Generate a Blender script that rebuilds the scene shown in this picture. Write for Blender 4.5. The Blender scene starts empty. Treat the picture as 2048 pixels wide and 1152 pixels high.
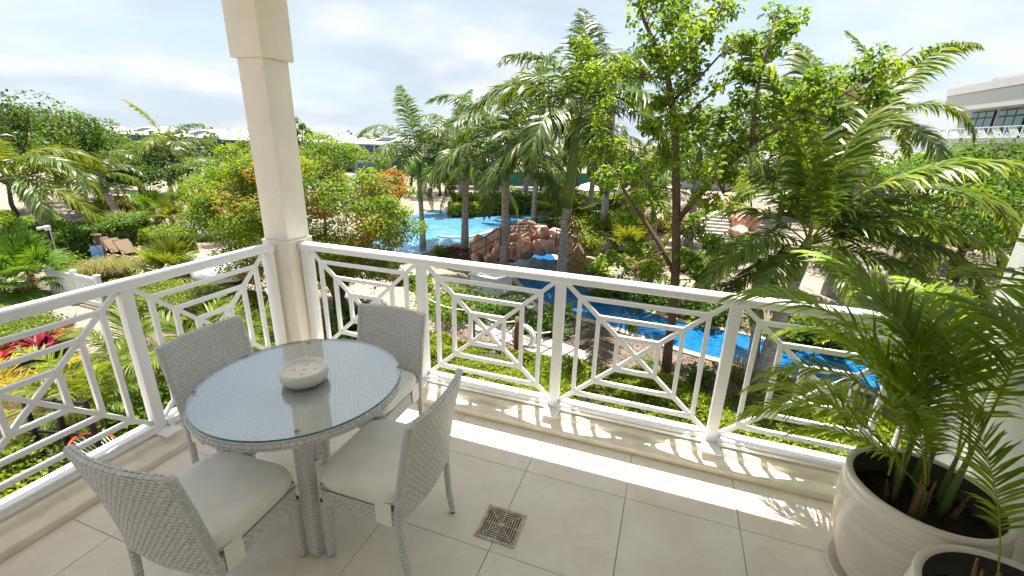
import bpy, math, random
import numpy as np
from mathutils import Matrix, Vector, Euler

# ------------------------------------------------------------------ camera, sky, sun, exposure
SC = bpy.context.scene
COL = SC.collection
RX, RY = 2048.0, 1152.0
FPX = 894.78
YAW, PITCH, ROLL = 0.334835, 0.325893, 0.026482
CAM = np.array([2.852, -2.773, 1.95])
_fw = np.array([-math.sin(YAW) * math.cos(PITCH), math.cos(YAW) * math.cos(PITCH), -math.sin(PITCH)])
_r = np.cross(_fw, [0, 0, 1]); _r /= np.linalg.norm(_r)
_u = np.cross(_r, _fw)
_c, _s = math.cos(ROLL), math.sin(ROLL)
_r, _u = _c * _r + _s * _u, -_s * _r + _c * _u
cam_d = bpy.data.cameras.new('camera')
cam_o = bpy.data.objects.new('camera', cam_d)
COL.objects.link(cam_o)
M = Matrix(((_r[0], _u[0], -_fw[0], CAM[0]), (_r[1], _u[1], -_fw[1], CAM[1]), (_r[2], _u[2], -_fw[2], CAM[2]), (0, 0, 0, 1)))
cam_o.matrix_world = M
cam_d.sensor_width = 36.0
cam_d.lens = FPX / RX * 36.0
cam_d.clip_start = 0.05
cam_d.clip_end = 3000.0
SC.camera = cam_o

SUN_DIR = Vector((-0.097, 0.237, 1.0)).normalized()      # towards the sun, read off the railing's shadow
SUN_EL = math.asin(SUN_DIR.z)
SUN_ROT = math.atan2(SUN_DIR.x, SUN_DIR.y)
SUN_STRENGTH = 4.4
SKY_STRENGTH = 0.064
EXPOSURE = 1.78

world = bpy.data.worlds.new('World')
SC.world = world
world.use_nodes = True
nt = world.node_tree
nt.nodes.clear()
N = nt.nodes.new
L = nt.links.new
out = N('ShaderNodeOutputWorld'); bg = N('ShaderNodeBackground')
sky = N('ShaderNodeTexSky'); sky.sky_type = 'NISHITA'; sky.sun_disc = False
sky.sun_elevation = SUN_EL; sky.sun_rotation = SUN_ROT
sky.air_density = 1.0; sky.dust_density = 1.4; sky.ozone_density = 1.0
tc = N('ShaderNodeTexCoord')
sep = N('ShaderNodeSeparateXYZ'); L(tc.outputs['Generated'], sep.inputs[0])
def wmath(op, a, b=None):
    n = N('ShaderNodeMath'); n.operation = op
    for i, v in enumerate((a, b)):
        if v is None: continue
        if isinstance(v, (int, float)): n.inputs[i].default_value = v
        else: L(v, n.inputs[i])
    return n.outputs[0]
zc = wmath('ADD', wmath('MAXIMUM', sep.outputs['Z'], 0.0), 0.22)
comb = N('ShaderNodeCombineXYZ')
L(wmath('DIVIDE', sep.outputs['X'], zc), comb.inputs[0]); L(wmath('DIVIDE', sep.outputs['Y'], zc), comb.inputs[1])
def wnoise(scale, detail, rough, off):
    mp = N('ShaderNodeMapping'); mp.inputs['Location'].default_value = off
    L(comb.outputs[0], mp.inputs['Vector'])
    n = N('ShaderNodeTexNoise'); n.inputs['Scale'].default_value = scale
    n.inputs['Detail'].default_value = detail; n.inputs['Roughness'].default_value = rough
    L(mp.outputs[0], n.inputs['Vector'])
    return n.outputs['Fac']
def wramp(fac, a, b, ca=(0, 0, 0, 1), cb=(1, 1, 1, 1)):
    r = N('ShaderNodeValToRGB'); r.color_ramp.interpolation = 'EASE'
    r.color_ramp.elements[0].position = a; r.color_ramp.elements[1].position = b
    r.color_ramp.elements[0].color = ca; r.color_ramp.elements[1].color = cb
    L(fac, r.inputs[0]); return r.outputs[0]
cl = wramp(wnoise(0.75, 9, 0.54, (3.1, 1.7, 0)), 0.34, 0.62)
body = wramp(wnoise(1.0, 8, 0.52, (7.3, 4.2, 2)), 0.40, 0.66, (3.2, 3.62, 4.1, 1), (5.0, 5.1, 5.2, 1))
haze = wramp(sep.outputs['Z'], 0.0, 0.30, (0.85, 0.85, 0.85, 1), (0.45, 0.45, 0.45, 1))
mx0 = N('ShaderNodeMixRGB'); mx0.inputs[2].default_value = (3.35, 3.95, 4.65, 1)
L(haze, mx0.inputs[0]); L(sky.outputs[0], mx0.inputs[1])
mx1 = N('ShaderNodeMixRGB')
L(wmath('MULTIPLY', cl, 0.92), mx1.inputs[0]); L(mx0.outputs[0], mx1.inputs[1]); L(body, mx1.inputs[2])
L(mx1.outputs[0], bg.inputs['Color']); bg.inputs['Strength'].default_value = SKY_STRENGTH
L(bg.outputs[0], out.inputs[0])

sun_d = bpy.data.lights.new('sun', 'SUN'); sun_d.energy = SUN_STRENGTH; sun_d.angle = math.radians(0.53)
sun_d.color = (1.0, 0.95, 0.86)
sun_o = bpy.data.objects.new('sun', sun_d); COL.objects.link(sun_o)
sun_o.rotation_euler = SUN_DIR.to_track_quat('Z', 'Y').to_euler()
sun_o.location = (0, 0, 30)
SC.view_settings.view_transform = 'Standard'; SC.view_settings.look = 'None'
SC.view_settings.gamma = 1.0; SC.view_settings.exposure = EXPOSURE
SC.view_settings.use_curve_mapping = False
try:
    SC.cycles.max_bounces = 12; SC.cycles.transparent_max_bounces = 12
    SC.cycles.diffuse_bounces = 8; SC.cycles.glossy_bounces = 3; SC.cycles.caustics_reflective = False
except Exception: pass

# ------------------------------------------------------------------ helpers
GZ = -4.2                                               # garden level below the balcony floor
rng = np.random.default_rng(7)
random.seed(7)

def ray(px, py): return _fw + _r * (px - RX / 2) / FPX - _u * (py - RY / 2) / FPX
def onz(px, py, z=GZ):
    v = ray(px, py); return CAM + v * (z - CAM[2]) / v[2]
def ony(px, py, Y):
    v = ray(px, py); return CAM + v * (Y - CAM[1]) / v[1]
def onx(px, py, X):
    v = ray(px, py); return CAM + v * (X - CAM[0]) / v[0]

def tag(o, label=None, cat=None, group=None, kind=None):
    if label: o['label'] = label
    if cat: o['category'] = cat
    if group: o['group'] = group
    if kind: o['kind'] = kind
    return o
def empty(name, loc=(0, 0, 0), rz=0.0, label=None, cat=None, group=None):
    o = bpy.data.objects.new(name, None); COL.objects.link(o)
    o.location = [float(a) for a in loc]; o.rotation_euler = (0, 0, rz); o.empty_display_size = 0.1
    return tag(o, label, cat, group)
def link(name, me, mat=None, parent=None, loc=None, rot=None, scale=None):
    o = bpy.data.objects.new(name, me); COL.objects.link(o)
    if mat is not None and not me.materials: me.materials.append(mat)
    if parent is not None: o.parent = parent
    if loc is not None: o.location = [float(a) for a in loc]
    if rot is not None: o.rotation_euler = rot
    if scale is not None: o.scale = (scale,) * 3 if isinstance(scale, (int, float)) else scale
    return o
def copy_tree(o, parent=None, kids=None):
    c = o.copy(); COL.objects.link(c)
    if parent is not None: c.parent = parent
    for ch in [x for x in bpy.data.objects if x.parent == o]: copy_tree(ch, c)
    return c

def mesh_np(name, V, faces, tint=None, smooth=False, mat=None, mats_idx=None):
    """V (n,3); faces: list of (m,k) int arrays"""
    me = bpy.data.meshes.new(name)
    V = np.asarray(V, dtype=np.float32)
    me.vertices.add(len(V)); me.vertices.foreach_set('co', V.ravel())
    tot = sum(f.size for f in faces); npoly = sum(len(f) for f in faces)
    me.loops.add(tot); me.polygons.add(npoly)
    me.loops.foreach_set('vertex_index', np.concatenate([np.asarray(f, dtype=np.int32).ravel() for f in faces]))
    st = []; a = 0
    for f in faces:
        k = f.shape[1]; st.append(a + np.arange(len(f), dtype=np.int32) * k); a += f.size
    me.polygons.foreach_set('loop_start', np.concatenate(st))
    if smooth: me.polygons.foreach_set('use_smooth', np.ones(npoly, dtype=bool))
    me.update(calc_edges=True)
    if tint is not None:
        at = me.attributes.new('tint', 'FLOAT', 'FACE'); at.data.foreach_set('value', np.asarray(tint, dtype=np.float32))
    if mat is not None: me.materials.append(mat)
    return me

class MB:
    def __init__(s): s.v = []; s.f = []
    def add(s, vs, fs):
        b = len(s.v); s.v += [tuple(float(c) for c in v) for v in vs]; s.f += [tuple(i + b for i in f) for f in fs]; return s
    def box(s, a, b):
        x0, y0, z0 = a; x1, y1, z1 = b
        return s.add([(x0, y0, z0), (x1, y0, z0), (x1, y1, z0), (x0, y1, z0), (x0, y0, z1), (x1, y0, z1), (x1, y1, z1), (x0, y1, z1)],
                     [(3, 2, 1, 0), (4, 5, 6, 7), (0, 1, 5, 4), (1, 2, 6, 5), (2, 3, 7, 6), (3, 0, 4, 7)])
    def cbox(s, c, d): return s.box([c[i] - d[i] / 2 for i in range(3)], [c[i] + d[i] / 2 for i in range(3)])
    def bar(s, p, q, w, h, up=(0, 0, 1)):
        p = Vector([float(a) for a in p]); q = Vector([float(a) for a in q]); t = (q - p).normalized(); upv = Vector(up)
        x = t.cross(upv)
        if x.length < 1e-4: x = t.cross(Vector((1, 0, 0)))
        x.normalize(); y = x.cross(t)
        vs = []
        for e in (p, q):
            for (i, j) in ((-1, -1), (1, -1), (1, 1), (-1, 1)): vs.append(e + x * (i * w / 2) + y * (j * h / 2))
        return s.add(vs, [(0, 1, 2, 3), (7, 6, 5, 4), (0, 4, 5, 1), (1, 5, 6, 2), (2, 6, 7, 3), (3, 7, 4, 0)])
    def tube(s, pts, rad, n=8, cap=True):
        pts = [Vector([float(a) for a in p]) for p in pts]
        if isinstance(rad, (int, float)): rad = [rad] * len(pts)
        rings = []; x = None
        for i, p in enumerate(pts):
            t = (pts[min(i + 1, len(pts) - 1)] - pts[max(i - 1, 0)]).normalized()
            if x is None:
                x = t.cross(Vector((0, 0, 1)))
                if x.length < 1e-3: x = t.cross(Vector((0, 1, 0)))
            else: x = x - t * x.dot(t)
            x.normalize(); y = t.cross(x)
            rings.append([p + (x * math.cos(2 * math.pi * k / n) + y * math.sin(2 * math.pi * k / n)) * rad[i] for k in range(n)])
        vs = [v for r in rings for v in r]; fs = []
        for i in range(len(pts) - 1):
            for k in range(n):
                fs.append((i * n + k, i * n + (k + 1) % n, (i + 1) * n + (k + 1) % n, (i + 1) * n + k))
        if cap: fs.append(tuple(range(n - 1, -1, -1))); fs.append(tuple((len(pts) - 1) * n + k for k in range(n)))
        return s.add(vs, fs)
    def lathe(s, prof, n=32, c=(0, 0, 0)):
        vs = []; fs = []
        for (r, z) in prof:
            for k in range(n): vs.append((c[0] + r * math.cos(2 * math.pi * k / n), c[1] + r * math.sin(2 * math.pi * k / n), c[2] + z))
        for i in range(len(prof) - 1):
            for k in range(n): fs.append((i * n + k, i * n + (k + 1) % n, (i + 1) * n + (k + 1) % n, (i + 1) * n + k))
        return s.add(vs, fs)
    def prism(s, poly, z0, z1):
        n = len(poly); vs = [(p[0], p[1], z0) for p in poly] + [(p[0], p[1], z1) for p in poly]
        fs = [tuple(range(n - 1, -1, -1)), tuple(range(n, 2 * n))] + [(i, (i + 1) % n, n + (i + 1) % n, n + i) for i in range(n)]
        return s.add(vs, fs)
    def sheet(s, poly, z): return s.add([(p[0], p[1], z) for p in poly], [tuple(range(len(poly)))])
    def mesh(s, name, mat=None, smooth=False):
        me = bpy.data.meshes.new(name); me.from_pydata(s.v, [], s.f); me.update()
        if smooth: me.polygons.foreach_set('use_smooth', [True] * len(me.polygons))
        if mat is not None: me.materials.append(mat)
        return me
    def build(s, name, mat=None, parent=None, smooth=False, bevel=0, loc=None, rot=None):
        o = link(name, s.mesh(name, mat, smooth), None, parent, loc, rot)
        if bevel:
            m = o.modifiers.new('bevel', 'BEVEL'); m.width = bevel; m.segments = 2; m.limit_method = 'ANGLE'; m.angle_limit = math.radians(40)
        return o

# ------------------------------------------------------------------ materials
MATS = {}
def newmat(name):
    m = bpy.data.materials.new(name); m.use_nodes = True; t = m.node_tree; t.nodes.clear()
    o = t.nodes.new('ShaderNodeOutputMaterial'); MATS[name] = m
    return m, t, o
def pmat(name, col, rough=0.6, var=0.0, vscale=6.0, bump=0.0, bscale=40.0, metal=0.0, spec=0.4, col2=None, coords='Object', detail=6, bdist=0.01, stretch=None):
    m, t, o = newmat(name); n = t.nodes.new; l = t.links.new
    p = n('ShaderNodeBsdfPrincipled'); l(p.outputs[0], o.inputs[0])
    p.inputs['Roughness'].default_value = rough; p.inputs['Metallic'].default_value = metal
    p.inputs['Specular IOR Level'].default_value = spec
    c4 = (*col, 1)
    p.inputs['Base Color'].default_value = c4
    tcn = n('ShaderNodeTexCoord')
    vec = tcn.outputs[coords]
    if stretch:
        mp = n('ShaderNodeMapping'); mp.inputs['Scale'].default_value = stretch; l(vec, mp.inputs['Vector']); vec = mp.outputs[0]
    if var or col2:
        nz = n('ShaderNodeTexNoise'); nz.inputs['Scale'].default_value = vscale; nz.inputs['Detail'].default_value = detail; nz.inputs['Roughness'].default_value = 0.6
        l(vec, nz.inputs['Vector'])
        rp = n('ShaderNodeValToRGB'); rp.color_ramp.elements[0].position = 0.32; rp.color_ramp.elements[1].position = 0.68
        if col2 is None: col2 = tuple(min(1, c * (1 + var)) for c in col); c4 = (*[c * (1 - var) for c in col], 1)
        rp.color_ramp.elements[0].color = c4; rp.color_ramp.elements[1].color = (*col2, 1)
        l(nz.outputs['Fac'], rp.inputs[0]); l(rp.outputs[0], p.inputs['Base Color'])
    if bump:
        nb = n('ShaderNodeTexNoise'); nb.inputs['Scale'].default_value = bscale; nb.inputs['Detail'].default_value = 8; l(vec, nb.inputs['Vector'])
        bp = n('ShaderNodeBump'); bp.inputs['Strength'].default_value = bump; bp.inputs['Distance'].default_value = bdist
        l(nb.outputs['Fac'], bp.inputs['Height']); l(bp.outputs[0], p.inputs['Normal'])
    return m
def leafmat(name, stops, trans=0.35, rough=0.5, spec=0.18, tcol=1.5):
    """leaf colour runs over the per-leaf 'tint' value"""
    m, t, o = newmat(name); n = t.nodes.new; l = t.links.new
    at = n('ShaderNodeAttribute'); at.attribute_name = 'tint'
    rp = n('ShaderNodeValToRGB'); els = rp.color_ramp.elements
    for i, (pos, c) in enumerate(stops):
        e = els[i] if i < 2 else els.new(pos)
        e.position = pos; e.color = (*c, 1)
    l(at.outputs['Fac'], rp.inputs[0])
    oi = n('ShaderNodeObjectInfo')
    hs = n('ShaderNodeHueSaturation'); l(rp.outputs[0], hs.inputs['Color'])
    mr = n('ShaderNodeMapRange'); mr.inputs['To Min'].default_value = 0.85; mr.inputs['To Max'].default_value = 1.18
    l(oi.outputs['Random'], mr.inputs['Value']); l(mr.outputs[0], hs.inputs['Value'])
    p = n('ShaderNodeBsdfPrincipled'); p.inputs['Roughness'].default_value = rough; p.inputs['Specular IOR Level'].default_value = spec
    l(hs.outputs[0], p.inputs['Base Color'])
    tr = n('ShaderNodeBsdfTranslucent')
    g = n('ShaderNodeMixRGB'); g.blend_type = 'MULTIPLY'; g.inputs[0].default_value = 1.0; g.inputs[2].default_value = (1.25 * tcol, 1.15 * tcol, 0.45 * tcol, 1)
    l(hs.outputs[0], g.inputs[1]); l(g.outputs[0], tr.inputs['Color'])
    mx = n('ShaderNodeMixShader'); mx.inputs[0].default_value = trans
    l(p.outputs[0], mx.inputs[1]); l(tr.outputs[0], mx.inputs[2]); l(mx.outputs[0], o.inputs[0])
    return m

W_PAINT = pmat('white_aluminium_paint', (0.83, 0.84, 0.85), 0.35, var=0.02, vscale=3, bump=0.03, bscale=60)
def stucco(name, col):
    return pmat(name, col, 0.85, var=0.05, vscale=5, bump=0.55, bscale=150, bdist=0.004, spec=0.2)
STUCCO = stucco('cream_stucco', (0.80, 0.755, 0.655))
STUCCO_W = stucco('white_stucco', (0.83, 0.83, 0.81))
CEIL = pmat('white_ceiling_paint', (0.88, 0.87, 0.84), 0.8)
CURB = pmat('cream_stone_curb', (0.80, 0.75, 0.64), 0.6, var=0.10, vscale=9, bump=0.25, bscale=90, bdist=0.003)
GROUT = pmat('tile_grout', (0.38, 0.33, 0.28), 0.9)
WICKER = pmat('grey_wicker', (0.68, 0.68, 0.67), 0.5, var=0.13, vscale=60, bump=0.2, bscale=300, bdist=0.001)
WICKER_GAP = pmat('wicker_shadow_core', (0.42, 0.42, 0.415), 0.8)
WICKER_T = pmat('wicker_lightened_under_glass', (0.86, 0.88, 0.87), 0.5, var=0.08, vscale=60, bump=0.2, bscale=300, bdist=0.001)  # grey wicker made lighter to stand in for bright reflection on the glass
FABRIC = pmat('off_white_fabric', (0.86, 0.845, 0.80), 0.9, var=0.05, vscale=7, bump=0.35, bscale=9, bdist=0.02, spec=0.15)
CERAMIC = pmat('matte_white_ceramic', (0.88, 0.87, 0.85), 0.55, var=0.03, bump=0.1, bscale=80, bdist=0.001)
WAX = pmat('candle_wax', (0.85, 0.81, 0.73), 0.45, var=0.04, vscale=12)
WICK = pmat('wick', (0.66, 0.50, 0.36), 0.9)
BROWNPAD = pmat('brown_pad', (0.24, 0.17, 0.12), 0.5)
POT = pmat('cream_glazed_pot', (0.76, 0.70, 0.61), 0.28, var=0.10, vscale=3, bump=0.1, bscale=30, bdist=0.003, spec=0.5, stretch=(1, 1, 14))
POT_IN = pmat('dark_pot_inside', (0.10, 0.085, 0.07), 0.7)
SOIL_POT = pmat('potting_soil', (0.028, 0.02, 0.014), 1.0, var=0.4, vscale=40, bump=1, bscale=60, bdist=0.02)
BRASS = pmat('tarnished_steel_drain', (0.55, 0.50, 0.42), 0.38, metal=0.7, col2=(0.30, 0.21, 0.10), vscale=28, bump=0.2, bscale=80, bdist=0.001)
BLACK = pmat('black_metal', (0.012, 0.012, 0.014), 0.4)
PIT_SHADE = pmat('drain_dark', (0.02, 0.017, 0.014), 0.9)
DGREY = pmat('dark_grey_metal', (0.06, 0.06, 0.065), 0.45)
WOOD = pmat('brown_wood_post', (0.13, 0.07, 0.035), 0.8, var=0.3, vscale=10, bump=0.4, bscale=25, stretch=(6, 6, 1))
BARK = pmat('brown_bark', (0.115, 0.066, 0.04), 0.85, var=0.3, vscale=8, bump=0.6, bscale=20, bdist=0.02, stretch=(3, 3, 0.6))
BARK_D = pmat('dark_bark', (0.075, 0.055, 0.04), 0.9, var=0.3, vscale=9, bump=0.6, bscale=20, bdist=0.02)
CONC = pmat('pale_concrete_slab', (0.40, 0.37, 0.325), 0.9, var=0.12, vscale=5, bump=0.3, bscale=40)
COPING = pmat('sand_coping_stone', (0.38, 0.33, 0.23), 0.8, var=0.15, vscale=5, bump=0.3, bscale=30)
MULCH = pmat('soil_and_mulch', (0.07, 0.052, 0.04), 1.0, col2=(0.20, 0.15, 0.115), vscale=2.6, bump=1.0, bscale=14, bdist=0.06, detail=12)
def rock_mat():
    m, t, o = newmat('pink_orange_rock'); n = t.nodes.new; l = t.links.new
    p = n('ShaderNodeBsdfPrincipled'); l(p.outputs[0], o.inputs[0]); p.inputs['Roughness'].default_value = 0.92; p.inputs['Specular IOR Level'].default_value = 0.2
    geo = n('ShaderNodeNewGeometry')
    nz = n('ShaderNodeTexNoise'); nz.inputs['Scale'].default_value = 1.6; nz.inputs['Detail'].default_value = 12; nz.inputs['Roughness'].default_value = 0.68; l(geo.outputs['Position'], nz.inputs['Vector'])
    rp = n('ShaderNodeValToRGB'); e = rp.color_ramp.elements
    e[0].position = 0.30; e[0].color = (0.38, 0.19, 0.135, 1); e[1].position = 0.72; e[1].color = (0.70, 0.52, 0.42, 1); k = e.new(0.5); k.color = (0.60, 0.35, 0.26, 1)
    l(nz.outputs['Fac'], rp.inputs[0])
    mp = n('ShaderNodeMapping'); mp.inputs['Scale'].default_value = (1, 1, 0.5); l(geo.outputs['Position'], mp.inputs['Vector'])
    vo = n('ShaderNodeTexVoronoi'); vo.feature = 'DISTANCE_TO_EDGE'; vo.inputs['Scale'].default_value = 0.62; l(mp.outputs[0], vo.inputs['Vector'])
    cr = n('ShaderNodeMapRange'); cr.inputs['From Max'].default_value = 0.02; cr.inputs['To Min'].default_value = 0.6; l(vo.outputs['Distance'], cr.inputs['Value'])
    mu = n('ShaderNodeVectorMath'); mu.operation = 'SCALE'; l(rp.outputs[0], mu.inputs[0]); l(cr.outputs[0], mu.inputs['Scale']); l(mu.outputs[0], p.inputs['Base Color'])
    ad = n('ShaderNodeMath'); ad.operation = 'MULTIPLY_ADD'; ad.inputs[1].default_value = 0.6; l(cr.outputs[0], ad.inputs[0]); l(nz.outputs['Fac'], ad.inputs[2])
    bp = n('ShaderNodeBump'); bp.inputs['Strength'].default_value = 0.9; bp.inputs['Distance'].default_value = 0.14; l(ad.outputs[0], bp.inputs['Height']); l(bp.outputs[0], p.inputs['Normal'])
    return m
ROCK = rock_mat()
ROOFM = pmat('white_roof_tile', (0.33, 0.32, 0.305), 0.8, var=0.08, vscale=2)
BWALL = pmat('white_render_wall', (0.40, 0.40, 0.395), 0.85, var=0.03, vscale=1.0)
BWALL_G = pmat('warm_grey_render_wall', (0.62, 0.605, 0.59), 0.85, var=0.03, vscale=0.6)
BLUE = pmat('blue_painted_shutter', (0.03, 0.16, 0.45), 0.5)
SOLAR = pmat('solar_panel', (0.012, 0.016, 0.03), 0.25)
GFENCE = pmat('green_windscreen_mesh', (0.02, 0.12, 0.085), 0.85, var=0.15, vscale=0.5)
MESH_TAN = pmat('tan_sling_mesh', (0.19, 0.13, 0.08), 0.8)
TOWEL = pmat('blue_towel', (0.03, 0.25, 0.55), 0.9, col2=(0.35, 0.55, 0.75), vscale=8)
CANVAS = pmat('beige_umbrella_canvas', (0.62, 0.54, 0.43), 0.9, bump=0.3, bscale=10)
CANVAS_P = pmat('pink_umbrella_canvas', (0.58, 0.38, 0.32), 0.9, bump=0.3, bscale=10)
CANVAS_W = pmat('white_canvas_cover', (0.46, 0.46, 0.47), 0.85, bump=0.7, bscale=4, bdist=0.06)
RED = pmat('red_painted_tube', (0.62, 0.05, 0.03), 0.4)
CORD = pmat('white_cord', (0.70, 0.66, 0.58), 0.8)
LAMPG = pmat('frosted_lamp_glass', (0.65, 0.60, 0.50), 0.4)
PLASTW = pmat('white_plastic', (0.78, 0.78, 0.79), 0.45)
GREYB = pmat('grey_boulder_shadow_stone', (0.10, 0.10, 0.10), 0.9)
HEDGE_CORE = pmat('dark_hedge_core', (0.035, 0.045, 0.012), 1.0, var=0.4, vscale=12)
YELLOW = pmat('yellow_plastic', (0.75, 0.45, 0.02), 0.4)

# floor tiles: warm ivory stone with soft clouds and a few veins
def tile_mat():
    m, t, o = newmat('ivory_floor_tile'); n = t.nodes.new; l = t.links.new
    p = n('ShaderNodeBsdfPrincipled'); l(p.outputs[0], o.inputs[0]); p.inputs['Specular IOR Level'].default_value = 0.35
    geo = n('ShaderNodeNewGeometry'); oi = n('ShaderNodeObjectInfo')
    add = n('ShaderNodeVectorMath'); add.operation = 'MULTIPLY_ADD'
    l(oi.outputs['Random'], add.inputs[0]); add.inputs[1].default_value = (17, 11, 5); l(geo.outputs['Position'], add.inputs[2])
    nz = n('ShaderNodeTexNoise'); nz.inputs['Scale'].default_value = 3.2; nz.inputs['Detail'].default_value = 10; nz.inputs['Roughness'].default_value = 0.62; nz.inputs['Distortion'].default_value = 0.6
    l(add.outputs[0], nz.inputs['Vector'])
    rp = n('ShaderNodeValToRGB'); e = rp.color_ramp.elements
    e[0].position = 0.30; e[0].color = (0.79, 0.72, 0.62, 1); e[1].position = 0.70; e[1].color = (0.88, 0.825, 0.74, 1)
    l(nz.outputs['Fac'], rp.inputs[0])
    nv = n('ShaderNodeTexNoise'); nv.inputs['Scale'].default_value = 1.4; nv.inputs['Detail'].default_value = 7; nv.inputs['Distortion'].default_value = 1.6
    l(add.outputs[0], nv.inputs['Vector'])
    ab = n('ShaderNodeMath'); ab.operation = 'SUBTRACT'; ab.inputs[1].default_value = 0.5; l(nv.outputs['Fac'], ab.inputs[0])
    a2 = n('ShaderNodeMath'); a2.operation = 'ABSOLUTE'; l(ab.outputs[0], a2.inputs[0])
    vr = n('ShaderNodeValToRGB'); vr.color_ramp.elements[0].position = 0.0; vr.color_ramp.elements[0].color = (0.16, 0.16, 0.16, 1); vr.color_ramp.elements[1].position = 0.02; vr.color_ramp.elements[1].color = (0, 0, 0, 1)
    l(a2.outputs[0], vr.inputs[0])
    mx = n('ShaderNodeMixRGB'); mx.inputs[2].default_value = (0.62, 0.53, 0.41, 1); l(vr.outputs[0], mx.inputs[0]); l(rp.outputs[0], mx.inputs[1])
    ns = n('ShaderNodeTexNoise'); ns.inputs['Scale'].default_value = 0.9; ns.inputs['Detail'].default_value = 12; ns.inputs['Roughness'].default_value = 0.75; l(geo.outputs['Position'], ns.inputs['Vector'])
    sr = n('ShaderNodeValToRGB'); sr.color_ramp.elements[0].position = 0.50; sr.color_ramp.elements[0].color = (0, 0, 0, 1); sr.color_ramp.elements[1].position = 0.68; sr.color_ramp.elements[1].color = (0.45, 0.45, 0.45, 1); l(ns.outputs['Fac'], sr.inputs[0])
    m2 = n('ShaderNodeMixRGB'); m2.inputs[2].default_value = (0.60, 0.50, 0.37, 1); l(sr.outputs[0], m2.inputs[0]); l(mx.outputs[0], m2.inputs[1]); l(m2.outputs[0], p.inputs['Base Color'])
    rr = n('ShaderNodeMapRange'); rr.inputs['To Min'].default_value = 0.38; rr.inputs['To Max'].default_value = 0.6; l(nz.outputs['Fac'], rr.inputs['Value']); l(rr.outputs[0], p.inputs['Roughness'])
    return m
TILE = tile_mat()

def glass_mat(name, tint, ior=1.5, rough=0.0):
    m, t, o = newmat(name); n = t.nodes.new; l = t.links.new
    tr = n('ShaderNodeBsdfTransparent'); tr.inputs['Color'].default_value = (*tint, 1)
    gl = n('ShaderNodeBsdfGlossy'); gl.inputs['Roughness'].default_value = rough
    geo = n('ShaderNodeNewGeometry'); dt = n('ShaderNodeVectorMath'); dt.operation = 'DOT_PRODUCT'
    l(geo.outputs['Normal'], dt.inputs[0]); l(geo.outputs['Incoming'], dt.inputs[1])
    def mth(op, a, b):
        q = n('ShaderNodeMath'); q.operation = op
        for i, v in enumerate((a, b)):
            if isinstance(v, (int, float)): q.inputs[i].default_value = v
            else: l(v, q.inputs[i])
        return q.outputs[0]
    r0 = ((ior - 1) / (ior + 1)) ** 2
    c = mth('ABSOLUTE', dt.outputs['Value'], 0); k5 = mth('POWER', mth('SUBTRACT', 1.0, c), 5.0)
    fres = mth('ADD', mth('MULTIPLY', k5, 1 - r0), r0)
    mx = n('ShaderNodeMixShader'); l(fres, mx.inputs[0]); l(tr.outputs[0], mx.inputs[1]); l(gl.outputs[0], mx.inputs[2]); l(mx.outputs[0], o.inputs[0])
    return m
GLASS = glass_mat('table_glass', (0.97, 1.0, 0.99), 2.75)
GLASS_W = glass_mat('patio_glass', (0.80, 0.86, 0.84), 1.6)
GLASS_EDGE = pmat('green_glass_edge', (0.03, 0.22, 0.20), 0.15)
PANE = pmat('teal_window_pane', (0.10, 0.22, 0.21), 0.08, spec=0.8)
PANE_D = pmat('dark_window_pane', (0.02, 0.03, 0.035), 0.08, spec=0.8)

def water_mat(name, c1, c2, scale, bump):
    m, t, o = newmat(name); n = t.nodes.new; l = t.links.new
    p = n('ShaderNodeBsdfPrincipled'); l(p.outputs[0], o.inputs[0]); p.inputs['Roughness'].default_value = 0.07; p.inputs['IOR'].default_value = 1.33
    geo = n('ShaderNodeNewGeometry')
    nz = n('ShaderNodeTexNoise'); nz.inputs['Scale'].default_value = scale; nz.inputs['Detail'].default_value = 6; nz.inputs['Distortion'].default_value = 0.8; l(geo.outputs['Position'], nz.inputs['Vector'])
    vo = n('ShaderNodeTexVoronoi'); vo.feature = 'SMOOTH_F1'; vo.inputs['Scale'].default_value = scale * 3.5; l(geo.outputs['Position'], vo.inputs['Vector'])
    ad = n('ShaderNodeMath'); ad.operation = 'MULTIPLY_ADD'; l(vo.outputs['Distance'], ad.inputs[0]); ad.inputs[1].default_value = 0.35; l(nz.outputs['Fac'], ad.inputs[2])
    rp = n('ShaderNodeValToRGB'); rp.color_ramp.elements[0].position = 0.42; rp.color_ramp.elements[0].color = (*c1, 1); rp.color_ramp.elements[1].position = 0.85; rp.color_ramp.elements[1].color = (*c2, 1)
    l(ad.outputs[0], rp.inputs[0]); l(rp.outputs[0], p.inputs['Base Color'])
    nb = n('ShaderNodeTexNoise'); nb.inputs['Scale'].default_value = 4.5; nb.inputs['Detail'].default_value = 5; nb.inputs['Distortion'].default_value = 0.5; l(geo.outputs['Position'], nb.inputs['Vector'])
    bp = n('ShaderNodeBump'); bp.inputs['Strength'].default_value = bump; bp.inputs['Distance'].default_value = 0.05; l(nb.outputs['Fac'], bp.inputs['Height']); l(bp.outputs[0], p.inputs['Normal'])
    return m
WATER_POOL = water_mat('pool_water', (0.04, 0.16, 0.33), (0.11, 0.27, 0.42), 0.5, 0.4)
WATER_RIVER = water_mat('river_water', (0.003, 0.075, 0.22), (0.012, 0.13, 0.31), 2.2, 0.45)

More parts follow.
